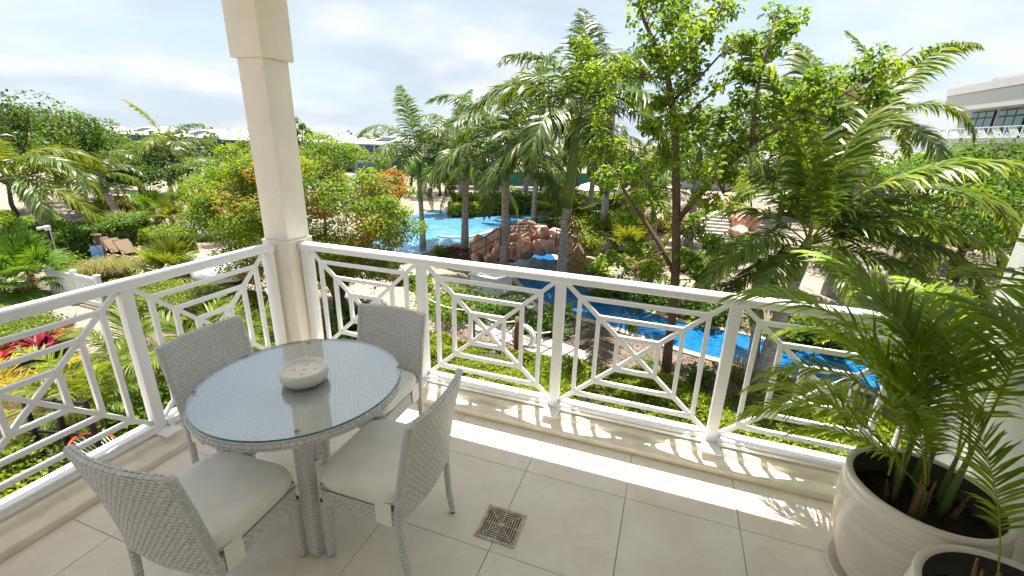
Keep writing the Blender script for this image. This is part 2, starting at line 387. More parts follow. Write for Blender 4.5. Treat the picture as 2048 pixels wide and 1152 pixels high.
def paver_mat():
    m, t, o = newmat('sand_pavers'); n = t.nodes.new; l = t.links.new
    p = n('ShaderNodeBsdfPrincipled'); l(p.outputs[0], o.inputs[0]); p.inputs['Roughness'].default_value = 0.9; p.inputs['Specular IOR Level'].default_value = 0.2
    geo = n('ShaderNodeNewGeometry')
    br = n('ShaderNodeTexBrick'); br.inputs['Scale'].default_value = 1.0; br.inputs['Brick Width'].default_value = 0.42; br.inputs['Row Height'].default_value = 0.22
    br.inputs['Mortar Size'].default_value = 0.012; br.inputs['Color1'].default_value = (0.235, 0.195, 0.155, 1); br.inputs['Color2'].default_value = (0.275, 0.232, 0.187, 1); br.inputs['Mortar'].default_value = (0.18, 0.15, 0.12, 1)
    mp = n('ShaderNodeMapping'); mp.inputs['Rotation'].default_value = (0, 0, 0.5); l(geo.outputs['Position'], mp.inputs['Vector']); l(mp.outputs[0], br.inputs['Vector'])
    nz = n('ShaderNodeTexNoise'); nz.inputs['Scale'].default_value = 0.35; nz.inputs['Detail'].default_value = 9; l(geo.outputs['Position'], nz.inputs['Vector'])
    mr = n('ShaderNodeMapRange'); mr.inputs['From Min'].default_value = 0.3; mr.inputs['From Max'].default_value = 0.7; mr.inputs['To Min'].default_value = 0.86; mr.inputs['To Max'].default_value = 1.08; l(nz.outputs['Fac'], mr.inputs['Value'])
    mu = n('ShaderNodeVectorMath'); mu.operation = 'SCALE'; l(br.outputs['Color'], mu.inputs[0]); l(mr.outputs[0], mu.inputs['Scale']); l(mu.outputs[0], p.inputs['Base Color'])
    return m
PAVER = paver_mat()

def palm_trunk_mat():
    m, t, o = newmat('ringed_grey_palm_trunk'); n = t.nodes.new; l = t.links.new
    p = n('ShaderNodeBsdfPrincipled'); l(p.outputs[0], o.inputs[0]); p.inputs['Roughness'].default_value = 0.9
    tcn = n('ShaderNodeTexCoord')
    wv = n('ShaderNodeTexWave'); wv.wave_type = 'BANDS'; wv.bands_direction = 'Z'; wv.inputs['Scale'].default_value = 3.2; wv.inputs['Distortion'].default_value = 1.2; wv.inputs['Detail'].default_value = 3
    l(tcn.outputs['Object'], wv.inputs['Vector'])
    nz = n('ShaderNodeTexNoise'); nz.inputs['Scale'].default_value = 9; nz.inputs['Detail'].default_value = 8; l(tcn.outputs['Object'], nz.inputs['Vector'])
    ad = n('ShaderNodeMath'); ad.operation = 'MULTIPLY_ADD'; ad.inputs[1].default_value = 0.13; l(wv.outputs['Fac'], ad.inputs[0]); l(nz.outputs['Fac'], ad.inputs[2])
    rp = n('ShaderNodeValToRGB'); rp.color_ramp.elements[0].position = 0.38; rp.color_ramp.elements[0].color = (0.22, 0.185, 0.165, 1); rp.color_ramp.elements[1].position = 0.75; rp.color_ramp.elements[1].color = (0.46, 0.415, 0.38, 1)
    l(ad.outputs[0], rp.inputs[0]); l(rp.outputs[0], p.inputs['Base Color'])
    bp = n('ShaderNodeBump'); bp.inputs['Strength'].default_value = 0.5; bp.inputs['Distance'].default_value = 0.02; l(ad.outputs[0], bp.inputs['Height']); l(bp.outputs[0], p.inputs['Normal'])
    return m
PTRUNK = palm_trunk_mat()
PSHAFT = pmat('green_palm_crownshaft', (0.12, 0.19, 0.035), 0.35, var=0.2, vscale=3, spec=0.5)
PRING = pmat('pale_palm_ring_scar', (0.55, 0.48, 0.34), 0.8)
FIBRE = pmat('brown_palm_fibre', (0.22, 0.13, 0.06), 0.95, var=0.35, vscale=12, bump=0.9, bscale=18, bdist=0.03)

LF_HEDGE = leafmat('hedge_leaf', [(0.0, (0.055, 0.105, 0.007)), (0.45, (0.14, 0.205, 0.010)), (1.0, (0.32, 0.33, 0.017))], 0.3)
LF_GREEN = leafmat('green_leaf', [(0.0, (0.035, 0.085, 0.012)), (0.5, (0.075, 0.155, 0.018)), (1.0, (0.17, 0.26, 0.03))], 0.35)
LF_BRIGHT = leafmat('bright_green_leaf', [(0.0, (0.042, 0.096, 0.011)), (0.5, (0.105, 0.185, 0.015)), (1.0, (0.225, 0.295, 0.023))], 0.38)
LF_ORANGE = leafmat('green_to_orange_leaf', [(0.0, (0.045, 0.10, 0.012)), (0.40, (0.11, 0.19, 0.018)), (0.68, (0.24, 0.29, 0.02)), (0.82, (0.26, 0.15, 0.025)), (1.0, (0.30, 0.11, 0.025))], 0.40)
LF_DARK = leafmat('dark_green_leaf', [(0.0, (0.03, 0.065, 0.012)), (0.6, (0.068, 0.125, 0.018)), (1.0, (0.13, 0.20, 0.03))], 0.35)
LF_PALM = leafmat('royal_palm_leaflet', [(0.0, (0.034, 0.070, 0.013)), (0.6, (0.082, 0.132, 0.019)), (1.0, (0.22, 0.22, 0.03))], 0.30, 0.36, 0.42, 1.9)
LF_PALM_B = leafmat('glossy_bright_palm_leaflet', [(0.0, (0.045, 0.09, 0.014)), (0.6, (0.10, 0.165, 0.02)), (1.0, (0.24, 0.25, 0.03))], 0.32, 0.34, 0.42, 1.9)
LF_PALM_Y = leafmat('yellow_green_palm_leaflet', [(0.0, (0.06, 0.11, 0.015)), (0.6, (0.15, 0.20, 0.02)), (1.0, (0.36, 0.29, 0.03))], 0.35, 0.42, 0.28)
LF_ARECA = leafmat('areca_leaflet_lightened', [(0.0, (0.09, 0.17, 0.018)), (0.6, (0.20, 0.30, 0.026)), (1.0, (0.38, 0.40, 0.035))], 0.45, 0.42, 0.25)  # yellow-green leaf, lightened to make up for the balcony's shade
LF_ARECA_G = leafmat('areca_leaflet_darkened', [(0.0, (0.05, 0.105, 0.012)), (0.6, (0.115, 0.18, 0.018)), (1.0, (0.26, 0.26, 0.028))], 0.38, 0.42, 0.25)  # darker copy of the areca leaf for plants in full sun
LF_YELLOW = leafmat('golden_palm_leaflet', [(0.0, (0.22, 0.22, 0.015)), (0.6, (0.42, 0.34, 0.02)), (1.0, (0.50, 0.28, 0.02))], 0.35)
LF_RED = leafmat('crimson_leaf', [(0.0, (0.06, 0.008, 0.02)), (0.6, (0.22, 0.02, 0.05)), (1.0, (0.45, 0.07, 0.10))], 0.3)
LF_GRASS = leafmat('tan_grass_blade', [(0.0, (0.10, 0.12, 0.03)), (0.6, (0.20, 0.19, 0.06)), (1.0, (0.36, 0.27, 0.11))], 0.3)
RACHIS = pmat('yellow_green_frond_stalk', (0.20, 0.22, 0.04), 0.5)

# ------------------------------------------------------------------ frond / leaf generators (shared by pots and garden)
def frond_mesh(name, L=2.6, elev=60, bend=90, npair=46, leaf=0.6, width=0.035, base=0.16, spread=(40, 68), plum=18, droop=0.5, vee=18, mat=None, seed=0, rach=0.02, tint0=0.35, rip=0.0):
    """a pinnate palm frond: curved stalk plus two rows of drooping leaflets, growing from the origin towards +x"""
    r = np.random.default_rng(seed)
    ns = 26
    s = np.linspace(0, 1, ns); th = np.radians(elev - bend * s ** 1.35)
    dx = np.cos(th) * L / (ns - 1); dz = np.sin(th) * L / (ns - 1)
    px = np.concatenate([[0], np.cumsum(dx[:-1])]); pz = np.concatenate([[0], np.cumsum(dz[:-1])])
    sway = 0.05 * L * np.sin(s * 2.2 + r.uniform(0, 6)) * s
    P = np.stack([px, sway, pz], 1)
    V = []; F3 = []; F4 = []; tint4 = []; nb = 0
    # stalk
    for i in range(ns):
        w = rach * (1 - 0.85 * s[i]); n = np.array([-math.sin(th[i]), 0, math.cos(th[i])])
        for (a, b) in ((-1, 0), (0, 0.6), (1, 0), (0, -0.7)):
            V.append(P[i] + np.array([0, a * w, 0]) + n * b * w)
    for i in range(ns - 1):
        for k in range(4): F4.append((i * 4 + k, i * 4 + (k + 1) % 4, (i + 1) * 4 + (k + 1) % 4, (i + 1) * 4 + k)); tint4.append(0.95)
    V = np.array(V); nb = len(V)
    ss = np.linspace(base, 0.995, npair)
    LV = []; 
    for side in (-1, 1):
        t = np.clip(ss + r.normal(0, 0.004, npair), base, 1)
        Pi = np.stack([np.interp(t, s, P[:, k]) for k in range(3)], 1)
        ti = np.interp(t, s, th)
        T = np.stack([np.cos(ti), np.zeros(npair), np.sin(ti)], 1); Nn = np.stack([-np.sin(ti), np.zeros(npair), np.cos(ti)], 1)
        B = np.array([0, 1.0, 0])[None] * side
        q = (t - base) / (1 - base)
        ang = np.radians(90 - (spread[1] + (spread[0] - spread[1]) * q)) + r.normal(0, 0.06, npair)      # forward lean
        lift = np.radians(vee * (1 - 0.5 * q) + r.normal(0, plum, npair))
        d0 = B * (np.cos(ang) * np.cos(lift))[:, None] + T * np.sin(ang)[:, None] + Nn * (np.cos(ang) * np.sin(lift))[:, None]
        ll = leaf * (0.55 + 0.45 * np.sin(np.pi * np.clip(q * 0.9 + 0.12, 0, 1))) * (1 - 0.45 * q ** 3) * r.uniform(0.85, 1.1, npair)
        nst = 4
        pos = Pi.copy(); d = d0.copy(); pts = [pos.copy()]; ds = [d.copy()]
        drp = droop * r.uniform(0.6, 1.4, npair)
        for k in range(nst - 1):
            d = d + np.array([0, 0, -1.0])[None] * (drp * (0.25 + 0.3 * k))[:, None]; d /= np.linalg.norm(d, axis=1)[:, None]
            pos = pos + d * (ll / (nst - 1))[:, None]; pts.append(pos.copy()); ds.append(d.copy())
        wid = [0.55, 1.0, 0.75, 0.06]
        wv = T * 1.0 + r.normal(0, 0.25, (npair, 3))
        for k in range(nst):
            w = wv - ds[k] * (wv * ds[k]).sum(1)[:, None]; w /= np.linalg.norm(w, axis=1)[:, None]
            hw = (width * wid[k] * 0.5 * (0.7 + 0.3 * ll / leaf))[:, None]
            LV.append((pts[k] - w * hw, pts[k] + w * hw))
        tn = np.clip(tint0 + r.normal(0, 0.16, npair) + 0.15 * q, 0, 1)
        b0 = nb + 0
        arr = np.stack([np.stack(LV[-nst + k], 1) for k in range(nst)], 1).reshape(npair, nst * 2, 3)
        V = np.concatenate([V, arr.reshape(-1, 3)])
        for i in range(npair):
            o = b0 + i * nst * 2
            for k in range(nst - 1):
                F4.append((o + 2 * k, o + 2 * k + 1, o + 2 * k + 3, o + 2 * k + 2)); tint4.append(tn[i] + (0.12 if k == nst - 2 else 0))
        nb = len(V)
    return mesh_np(name, V, [np.array(F4)], np.clip(tint4, 0, 1), True, mat)

def fan_mesh(name, R=0.55, pet=0.6, nseg=26, arc=300, droop=0.35, width=0.05, mat=None, seed=0, elev=40, tint0=0.4):
    """a fan palm leaf: stalk plus a wheel of pointed segments"""
    r = np.random.default_rng(seed); V = []; F = []; tint = []
    e = math.radians(elev); d = np.array([math.cos(e), 0, math.sin(e)]); up = np.array([-math.sin(e), 0, math.cos(e)]); sd = np.array([0, 1.0, 0])
    hub = d * pet - np.array([0, 0, 0.06 * pet])
    pts = [np.zeros(3), d * pet * 0.5 + up * 0.03, hub]
    for p in pts:
        for (a, b) in ((-1, -0.5), (1, -0.5), (0, 0.8)): V.append(p + sd * a * 0.011 + up * b * 0.011)
    for i in range(2):
        for k in range(3): F.append((i * 3 + k, i * 3 + (k + 1) % 3, i * 3 + 3 + (k + 1) % 3, i * 3 + 3 + k)); tint.append(0.9)
    for j in range(nseg):
        a = math.radians(-arc / 2 + arc * (j + 0.5) / nseg) + r.normal(0, 0.03)
        v = d * math.cos(a) + sd * math.sin(a) * 1.0 + up * 0.18 * math.cos(a * 0.5)
        v /= np.linalg.norm(v); w = np.cross(up, v); w /= np.linalg.norm(w)
        LL = R * (0.75 + 0.25 * math.cos(a * 0.5)) * r.uniform(0.9, 1.08); p = hub.copy(); dd = v.copy(); b = len(V); tn = np.clip(tint0 + r.normal(0, 0.15), 0, 1)
        for k, wd in enumerate((0.12, 0.9, 0.8, 0.05)):
            V.append(p - w * width * wd / 2); V.append(p + w * width * wd / 2 + up * 0.004)
            dd = dd + np.array([0, 0, -1.0]) * droop * (0.1 + 0.35 * k) * r.uniform(0.6, 1.4); dd /= np.linalg.norm(dd); p = p + dd * LL / 3
        for k in range(3): F.append((b + 2 * k, b + 2 * k + 1, b + 2 * k + 3, b + 2 * k + 2)); tint.append(tn)
    return mesh_np(name, np.array(V), [np.array(F)], tint, True, mat)

def leaf_mesh(name, C, Nrm, size, tint, mat, aspect=0.5, fold=0.22, seed=0, oval=False, hang=0.0):
    """many separate little leaves, each folded along its midrib"""
    r = np.random.default_rng(seed); n = len(C); size = np.broadcast_to(size, (n,)) * r.uniform(0.7, 1.25, n)
    Nrm = Nrm / (np.linalg.norm(Nrm, axis=1)[:, None] + 1e-9)
    d = r.normal(0, 1, (n, 3)); d[:, 2] -= hang
    d -= Nrm * (d * Nrm).sum(1)[:, None]; d /= (np.linalg.norm(d, axis=1)[:, None] + 1e-9); w = np.cross(Nrm, d)
    if oval:
        sh = np.array([(0, 0, 0), (0.3, 0.42, 1), (0.75, 0.36, 1), (1, 0, 0.3), (0.75, -0.36, 1), (0.3, -0.42, 1)])
        fc = [(0, 1, 2, 3), (0, 3, 4, 5)]
    else:
        sh = np.array([(0, 0, 0), (0.45, 0.5, 1), (1, 0, 0.2), (0.45, -0.5, 1)]); fc = [(0, 1, 2), (0, 2, 3)]
    k = len(sh)
    V = C[:, None, :] + size[:, None, None] * (d[:, None, :] * sh[None, :, 0:1] + w[:, None, :] * sh[None, :, 1:2] * aspect * 2 + Nrm[:, None, :] * sh[None, :, 2:3] * fold)
    V = V.reshape(-1, 3); base = (np.arange(n) * k)[:, None]
    F = np.concatenate([base + np.array(fc[0])[None], base + np.array(fc[1])[None]], 0)
    return mesh_np(name, V, [F], np.clip(np.concatenate([tint, tint]), 0, 1), False, mat)

# ------------------------------------------------------------------ balcony shell
floor = tag(MB().box((0.113, -4.1, -0.35), (4.419, -0.208, -0.012)).build('balcony_floor', GROUT), kind='structure')
X0, Y0, TS = 2.221, -0.606, 0.6
for i in range(-4, 4):
    for j in range(-1, 6):
        a, b = X0 + i * TS, X0 + (i + 1) * TS; d, c = Y0 - j * TS, Y0 - (j + 1) * TS
        a, b, c, d = max(a, 0.113), min(b, 4.419), max(c, -4.1), min(d, -0.2075)
        if b - a < 0.02 or d - c < 0.02: continue
        g = 0.0019
        MB().box((a + g, c + g, -0.0118), (b - g, d - g, 0.0)).build('floor_tile', TILE, floor, bevel=0.0008)

def extrude_x(prof, x0, x1, name, mat):
    n = len(prof); vs = [(x0, p[0], p[1]) for p in prof] + [(x1, p[0], p[1]) for p in prof]
    fs = [tuple(range(n)), tuple(range(2 * n - 1, n - 1, -1))] + [(i, n + i, n + (i + 1) % n, (i + 1) % n) for i in range(n)]
    return MB().add(vs, fs).build(name, mat)
PROF = [(-0.207, -0.36), (-0.207, 0.042), (-0.200, 0.047), (-0.118, 0.048), (-0.105, 0.052), (-0.097, 0.062), (-0.092, 0.078), (-0.083, 0.089), (-0.068, 0.094), (0.13, 0.096), (0.135, 0.09), (0.135, -0.36)]
tag(extrude_x(PROF, -0.225, 4.419, 'balcony_curb_front', CURB), kind='structure')
n = len(PROF)
vs = [(-0.095 - p[0], -4.1, p[1]) for p in PROF] + [(-0.095 - p[0], -0.2075, p[1]) for p in PROF]
fs = [tuple(range(n - 1, -1, -1)), tuple(range(n, 2 * n))] + [((i + 1) % n, n + (i + 1) % n, n + i, i) for i in range(n)]
tag(MB().add(vs, fs).build('balcony_curb_left', CURB), kind='structure')

wall = MB().box((4.42, -4.3, -4.25), (4.66, 0.004, 2.94)).build('balcony_side_wall', STUCCO_W)
tag(wall, 'white stucco side wall at the right end of the balcony', 'wall')
hw = empty('house_back_wall', (2.2, -4.2, 0), label='white house wall closing the back of the balcony', cat='wall')
MB().box((-0.35 - 2.2, -0.1, -0.35), (4.418 - 2.2, 0.1, 2.94)).build('wall_panel', STUCCO_W, hw)
roof = empty('balcony_roof', (2.2, -2, 2.95), label='white roof slab and beam over the balcony', cat='roof')
MB().box((-2.47, -2.3, 0.0), (2.46, 2.235, 0.26)).build('ceiling_slab', CEIL, roof)

# pillar
pil = empty('corner_pillar', (-0.065, 0, 0.05), label='cream stucco square pillar at the balcony corner', cat='pillar')
cx, cy = -0.065, 0.0
def pbox(nm, h, z0, z1, bev=0.006):
    return MB().box((-h, -h, z0 - 0.05), (h, h, z1 - 0.05)).build(nm, STUCCO, pil, bevel=bev)
pbox('plinth', 0.131, -0.30, 1.128, 0.005)
pbox('shaft', 0.117, 1.1282, 2.43); pbox('capital', 0.146, 2.4302, 2.948)

# ------------------------------------------------------------------ railings
def railing(name, label, to3, posts, lo, hi):
    """to3(t, off, z): t along the railing, off across it"""
    root = empty(name, to3((lo + hi) / 2, 0, 0.096), label=label, cat='railing', group='white lattice railings of the balcony')
    base = Vector(to3((lo + hi) / 2, 0, 0.096))
    def P(t, o, z): return Vector(to3(t, o, z)) - base
    def box(nm, t0, t1, o0, o1, z0, z1, parent=None, bev=0.003):
        a, b = P(t0, o0, z0), P(t1, o1, z1)
        return MB().box([min(a[i], b[i]) for i in range(3)], [max(a[i], b[i]) for i in range(3)]).build(nm, W_PAINT, parent or root, bevel=bev)
    box('top_rail', lo, hi, -0.045, 0.045, 1.050, 1.103, bev=0.009)
    for a, b in zip(posts[:-1], posts[1:]):
        box('bottom_rail', a + 0.0325, b - 0.0325, -0.046, 0.052, 0.112, 0.150)
        box('rail_lip', a + 0.0325, b - 0.0325, -0.056, -0.0462, 0.106, 0.128)
    for p in posts:
        po = box('post', p - 0.032, p + 0.032, -0.032, 0.032, 0.1005, 1.0498)
        o = box('base_plate', p - 0.055, p + 0.055, -0.148, 0.058, 0.0965, 0.1075)
        o.parent = po
    W = 0.027
    for a, b in zip(posts[:-1], posts[1:]):
        x0, x1, z0, z1 = a + 0.032, b - 0.032, 0.150, 1.050
        cxm, czm, hx, hz = (x0 + x1) / 2, (z0 + z1) / 2, (x1 - x0) / 2, (z1 - z0) / 2
        def bar(p, q, dep, nm='lattice_bar'):
            u = P(1, 0, 0) - P(0, 0, 0); nrm = u.cross(Vector((0, 0, 1)))
            MB().bar(P(p[0], 0, p[1]), P(q[0], 0, q[1]), W, dep, up=nrm).build(nm, W_PAINT, root, bevel=0.0015)
        for fr in (0.262, 0.53, 0.795):
            ex, ez = hx * fr, hz * fr
            for s in (-1, 1):
                bar((cxm + s * ex, czm - ez - W / 2), (cxm + s * ex, czm + ez + W / 2), 0.0280)
                bar((cxm - ex + W / 2, czm + s * ez), (cxm + ex - W / 2, czm + s * ez), 0.0272)
        bar((x0 + 0.005, z0 + 0.005), (x1 - 0.005, z1 - 0.005), 0.0232, 'diagonal_bar')
        bar((x0 + 0.005, z1 - 0.005), (x1 - 0.005, z0 + 0.005), 0.0214, 'diagonal_bar')
    return root
fp = [0.112 + 1.060 * t for t in range(5)]
fp[-1] = 4.375
railing('balcony_railing', 'white lattice railing along the front of the balcony right of the pillar', lambda t, o, z: (t, o, z), fp, 0.077, 4.418)
lp = [0.185 + 1.022 * t for t in range(4)]
railing('balcony_railing', 'white lattice railing along the left side of the balcony', lambda t, o, z: (-0.095 + (-o), -t, z), lp, 0.145, 4.08)

# drain
dr = empty('floor_drain', (2.224, -1.043, 0.0), label='square stained metal floor drain between two tiles', cat='drain')
MB().box((-0.098, -0.098, -0.004), (0.098, 0.098, 0.0012)).build('pit_shade_sheet', PIT_SHADE, dr)  # flat dark sheet above the tile; its colour stands for the shaded pit
fr = MB()
for s in (-1, 1):
    fr.box((s * 0.103 - 0.006, -0.109, 0.0), (s * 0.103 + 0.006, 0.109, 0.005)); fr.box((-0.097, s * 0.103 - 0.006, 0.0), (0.097, s * 0.103 + 0.006, 0.0047))
fr.build('frame', BRASS, dr)
for k in range(7):
    o = MB(); a = 0.0915 - 0.0132 * k
    if a < 0.012: break
    h = 0.0029
    for s in (-1, 1):
        o.box((s * a - h, -a + h, 0.0013), (s * a + h, a - h, 0.0040)); o.box((-a - h, s * a - h, 0.0013), (a + h, s * a + h, 0.0040))
    o.build('grate_ring', BRASS, dr)
gx = MB()
for ang in (0, 90): 
    c, s = math.cos(math.radians(ang)), math.sin(math.radians(ang)); gx.bar((-c * 0.098, -s * 0.098, 0.0028), (c * 0.098, s * 0.098, 0.0028), 0.006, 0.0032 + (0.0004 if ang else 0), up=(0, 0, 1))
for ang in (45, 135):
    c, s = math.cos(math.radians(ang)), math.sin(math.radians(ang)); gx.bar((-c * 0.135, -s * 0.135, 0.0028), (c * 0.135, s * 0.135, 0.0028), 0.004, 0.0024 + (0.0003 if ang > 90 else 0), up=(0, 0, 1))
gx.build('grate_cross', BRASS, dr)

# ------------------------------------------------------------------ woven furniture
def weave(S, nu, nv, closed=False, h=0.0016, gap=0.10, brick=True, along='u'):
    """strands laid over surface S(u, v): each visible strand piece is raised in its middle and dips under its neighbours"""
    I, J = np.meshgrid(np.arange(-1 if not closed else 0, nu), np.arange(nv), indexing='ij'); I = I.ravel(); J = J.ravel()
    off = np.where(J % 2 == 1, 0.5, 0.0) if brick else np.zeros(len(J))
    u0 = (I + off) / nu; u1 = u0 + 1.0 / nu
    if not closed:
        u0 = np.clip(u0, 0, 1); u1 = np.clip(u1, 0, 1); k = (u1 - u0) > 0.2 / nu; u0, u1, J = u0[k], u1[k], J[k]
    v0 = (J + gap / 2) / nv; v1 = (J + 1 - gap / 2) / nv
    V = []; jit = np.random.default_rng(len(u0)).uniform(0.65, 1.3, len(u0)); v1 = v1 - (v1 - v0) * np.random.default_rng(len(u0) + 1).uniform(0, 0.12, len(u0))
    for t, hh in ((0.02, -0.5), (0.2, 0.9), (0.5, 1.0), (0.8, 0.9), (0.98, -0.5)):
        for q in (0, 1):
            u = u0 + (u1 - u0) * t; v = v0 + (v1 - v0) * q
            p, nn = S(u, v); V.append(p + nn * (h * hh * jit)[:, None])
    m = len(u0); V = np.stack(V, 1); b = (np.arange(m) * 10)[:, None]
    F = np.concatenate([b + np.array((2 * k, 2 * k + 2, 2 * k + 3, 2 * k + 1))[None] for k in range(4)], 0)
    return V.reshape(-1, 3), F
def fd(Sp, eps=1e-3, flip=1):
    def S(u, v):
        p = Sp(u, v); du = Sp(u + eps, v) - Sp(u - eps, v); dv = Sp(u, v + eps) - Sp(u, v - eps)
        nn = np.cross(du, dv) * flip; nn /= (np.linalg.norm(nn, axis=1)[:, None] + 1e-12); return p, nn
    return S
def core_grid(Sp, nu, nv, off=-0.002, flip=1):
    u, v = np.meshgrid(np.linspace(0.0005, 0.9995, nu + 1), np.linspace(0.0005, 0.9995, nv + 1), indexing='ij')
    p, nn = fd(Sp, flip=flip)(u.ravel(), v.ravel()); V = p + nn * off
    i, j = np.meshgrid(np.arange(nu), np.arange(nv), indexing='ij'); a = (i * (nv + 1) + j).ravel()
    return V, np.stack([a, a + nv + 1, a + nv + 2, a + 1], 1)
def woven(name, Sp, nu, nv, parent, closed=False, h=0.0016, flip=1, gap=0.1, cnu=12, cnv=20, brick=True):
    V, F = weave(fd(Sp, flip=flip), nu, nv, closed, h, gap, brick)
    o = link(name, mesh_np(name, V, [F], None, True, WICKER), None, parent)
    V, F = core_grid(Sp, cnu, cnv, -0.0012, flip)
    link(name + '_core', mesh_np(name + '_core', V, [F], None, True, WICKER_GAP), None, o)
    return o

def make_chair(label):
    root = empty('wicker_chair', label=label, cat='chair', group='four wicker chairs round the table')
    T = 0.030; ZB, ZT = 0.36, 0.868
    def yb(z, x): return -0.190 - 0.085 * ((z - 0.36) / 0.52) ** 1.4 + 0.030 * (x / 0.23) ** 2
    def back(u, v):
        u = np.asarray(u, float); v = np.clip(np.asarray(v, float), 0, 1); half = 0.222 + 0.006 * np.ones_like(u)
        x = (u * 2 - 1) * half
        lf = ZT - ZB; arc = math.pi * T / 2; tot = 2 * lf + arc; s = v * tot
        z = np.where(s < lf, ZB + s, np.where(s < lf + arc, ZT + T / 2 * np.sin((s - lf) / arc * math.pi), ZT - (s - lf - arc)))
        o = np.where(s < lf, T / 2, np.where(s < lf + arc, T / 2 * np.cos((s - lf) / arc * math.pi), -T / 2))
        zz = np.clip(z, ZB, None)
        return np.stack([x, yb(zz, x) + o, z], 1)
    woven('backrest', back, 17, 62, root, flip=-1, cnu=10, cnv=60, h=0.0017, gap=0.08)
    def tube(path, r0, r1, sq=0.6):
        path = np.array(path); k = np.linspace(0, 1, len(path))
        def S(u, v):
            u = np.asarray(u, float); v = np.asarray(v, float); vv = np.clip(v, 0, 1)
            c = np.stack([np.interp(v, k, path[:, i]) for i in range(3)], 1)
            c[:, 2] += (v - vv) * (path[-1, 2] - path[0, 2])
            r = r0 + (r1 - r0) * vv; a = u * 2 * math.pi
            ca, sa = np.cos(a), np.sin(a); f = (np.abs(ca) ** 4 + np.abs(sa) ** 4) ** (-0.25 * sq)
            return c + np.stack([ca * r * f, sa * r * f, np.zeros_like(r)], 1)
        return S
    for s in (-1, 1):
        zz = np.linspace(0.872, 0.36, 14)
        path = [(s * 0.229, yb(z, 0.229), z) for z in zz] + [(s * 0.227, -0.166, 0.25), (s * 0.224, -0.178, 0.12), (s * 0.222, -0.197, 0.012)]
        # even spacing by height
        o = woven('rear_leg', tube(path, 0.0185, 0.0150, 0.3), 6, 86, root, closed=True, flip=-1, h=0.0010, cnu=8, cnv=40)
        MB().lathe([(0, 0), (0.012, 0), (0.013, 0.012), (0, 0.0125)], 10, (s * 0.222, -0.197, 0)).build('glide', DGREY, o)
        MB().lathe([(0.020, 0), (0.014, 0.010), (0.0, 0.013)], 12, (s * 0.229, yb(0.872, 0.229), 0.872)).build('end_cap', WICKER, o, True)
        o = woven('front_leg', tube([(s * 0.205, 0.232, 0.345), (s * 0.207, 0.238, 0.18), (s * 0.209, 0.244, 0.012)], 0.027, 0.019, 1.0), 5, 34, root, closed=True, flip=-1, h=0.0012, cnu=12, cnv=6)
        MB().lathe([(0, 0), (0.014, 0), (0.015, 0.012), (0, 0.0125)], 10, (s * 0.209, 0.244, 0)).build('glide', DGREY, o)
    hx, y0, y1, rc = 0.232, -0.175, 0.262, 0.03
    def apron(u, v):
        u = np.mod(np.asarray(u, float), 1.0); v = np.asarray(v, float)
        pts = [(hx, y0), (hx, y1 - rc), (hx - rc, y1), (-hx + rc, y1), (-hx, y1 - rc), (-hx, y0), (hx, y0)]
        pts = np.array(pts); dl = np.concatenate([[0], np.cumsum(np.linalg.norm(np.diff(pts, axis=0), axis=1))]); dl /= dl[-1]
        return np.stack([np.interp(u, dl, pts[:, 0]), np.interp(u, dl, pts[:, 1]), 0.335 + 0.085 * v], 1)
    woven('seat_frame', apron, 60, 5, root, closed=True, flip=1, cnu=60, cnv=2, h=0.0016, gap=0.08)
    MB().box((-hx + 0.006, y0 + 0.006, 0.40), (hx - 0.006, y1 - 0.012, 0.421)).build('seat_panel', WICKER, root)
    # cushion: a soft pad with rounded corners and a domed, slightly sagging top
    prof = [(0.0, 0.424), (0.6, 0.424), (0.90, 0.423), (0.965, 0.427), (0.995, 0.440), (1.0, 0.456), (0.995, 0.476), (0.972, 0.494), (0.92, 0.505), (0.80, 0.512), (0.55, 0.514), (0.3, 0.511), (0.0, 0.509)]
    n = 56; V = []; F = []
    for (rr, z) in prof:
        for k in range(n):
            a = 2 * math.pi * k / n; ca, sa = math.cos(a), math.sin(a); f = (abs(ca) ** 5.5 + abs(sa) ** 5.5) ** (-1 / 5.5)
            x, y = rr * f * ca, rr * f * sa
            V.append((x * 0.240, 0.046 + y * 0.226, z + (0.003 * math.sin(x * 7 + 1) * math.sin(y * 6) if z > 0.48 else 0)))
    for i in range(len(prof) - 1):
        for k in range(n): F.append((i * n + k, i * n + (k + 1) % n, (i + 1) * n + (k + 1) % n, (i + 1) * n + k))
    cu = MB().add(V, F).build('seat_cushion', FABRIC, root, smooth=True)
    pp = []
    for k in range(57):
        a = 2 * math.pi * k / 56; ca, sa = math.cos(a), math.sin(a); f = 1.002 * (abs(ca) ** 5.5 + abs(sa) ** 5.5) ** (-1 / 5.5); pp.append((f * ca * 0.240, 0.046 + f * sa * 0.226, 0.459))
    MB().tube(pp, 0.0032, 6, False).build('piping', FABRIC, cu, True)
    for s in (-1, 1):
        st = MB()
        st.box((s * 0.2385 - 0.0025, -0.135, 0.335), (s * 0.2385 + 0.0025, -0.055, 0.455))
        st.build('cushion_strap', FABRIC, cu, bevel=0.002)
    return root
ch0 = make_chair('grey wicker chair at the far left of the table by the side railing')
ch0.location = (0.706, -1.19, 0); ch0.rotation_euler.z = math.radians(-91)
for (x, y, a, lab) in ((1.243, -0.735, 181, 'grey wicker chair behind the table against the front railing'),
                       (1.755, -1.283, 91.5, 'grey wicker chair right of the table seen from behind its woven back'),
                       (1.190, -1.800, 3.0, 'grey wicker chair nearest the camera in the lower left corner')):
    c = copy_tree(ch0); c.location = (x, y, 0); c.rotation_euler.z = math.radians(a); c['label'] = lab

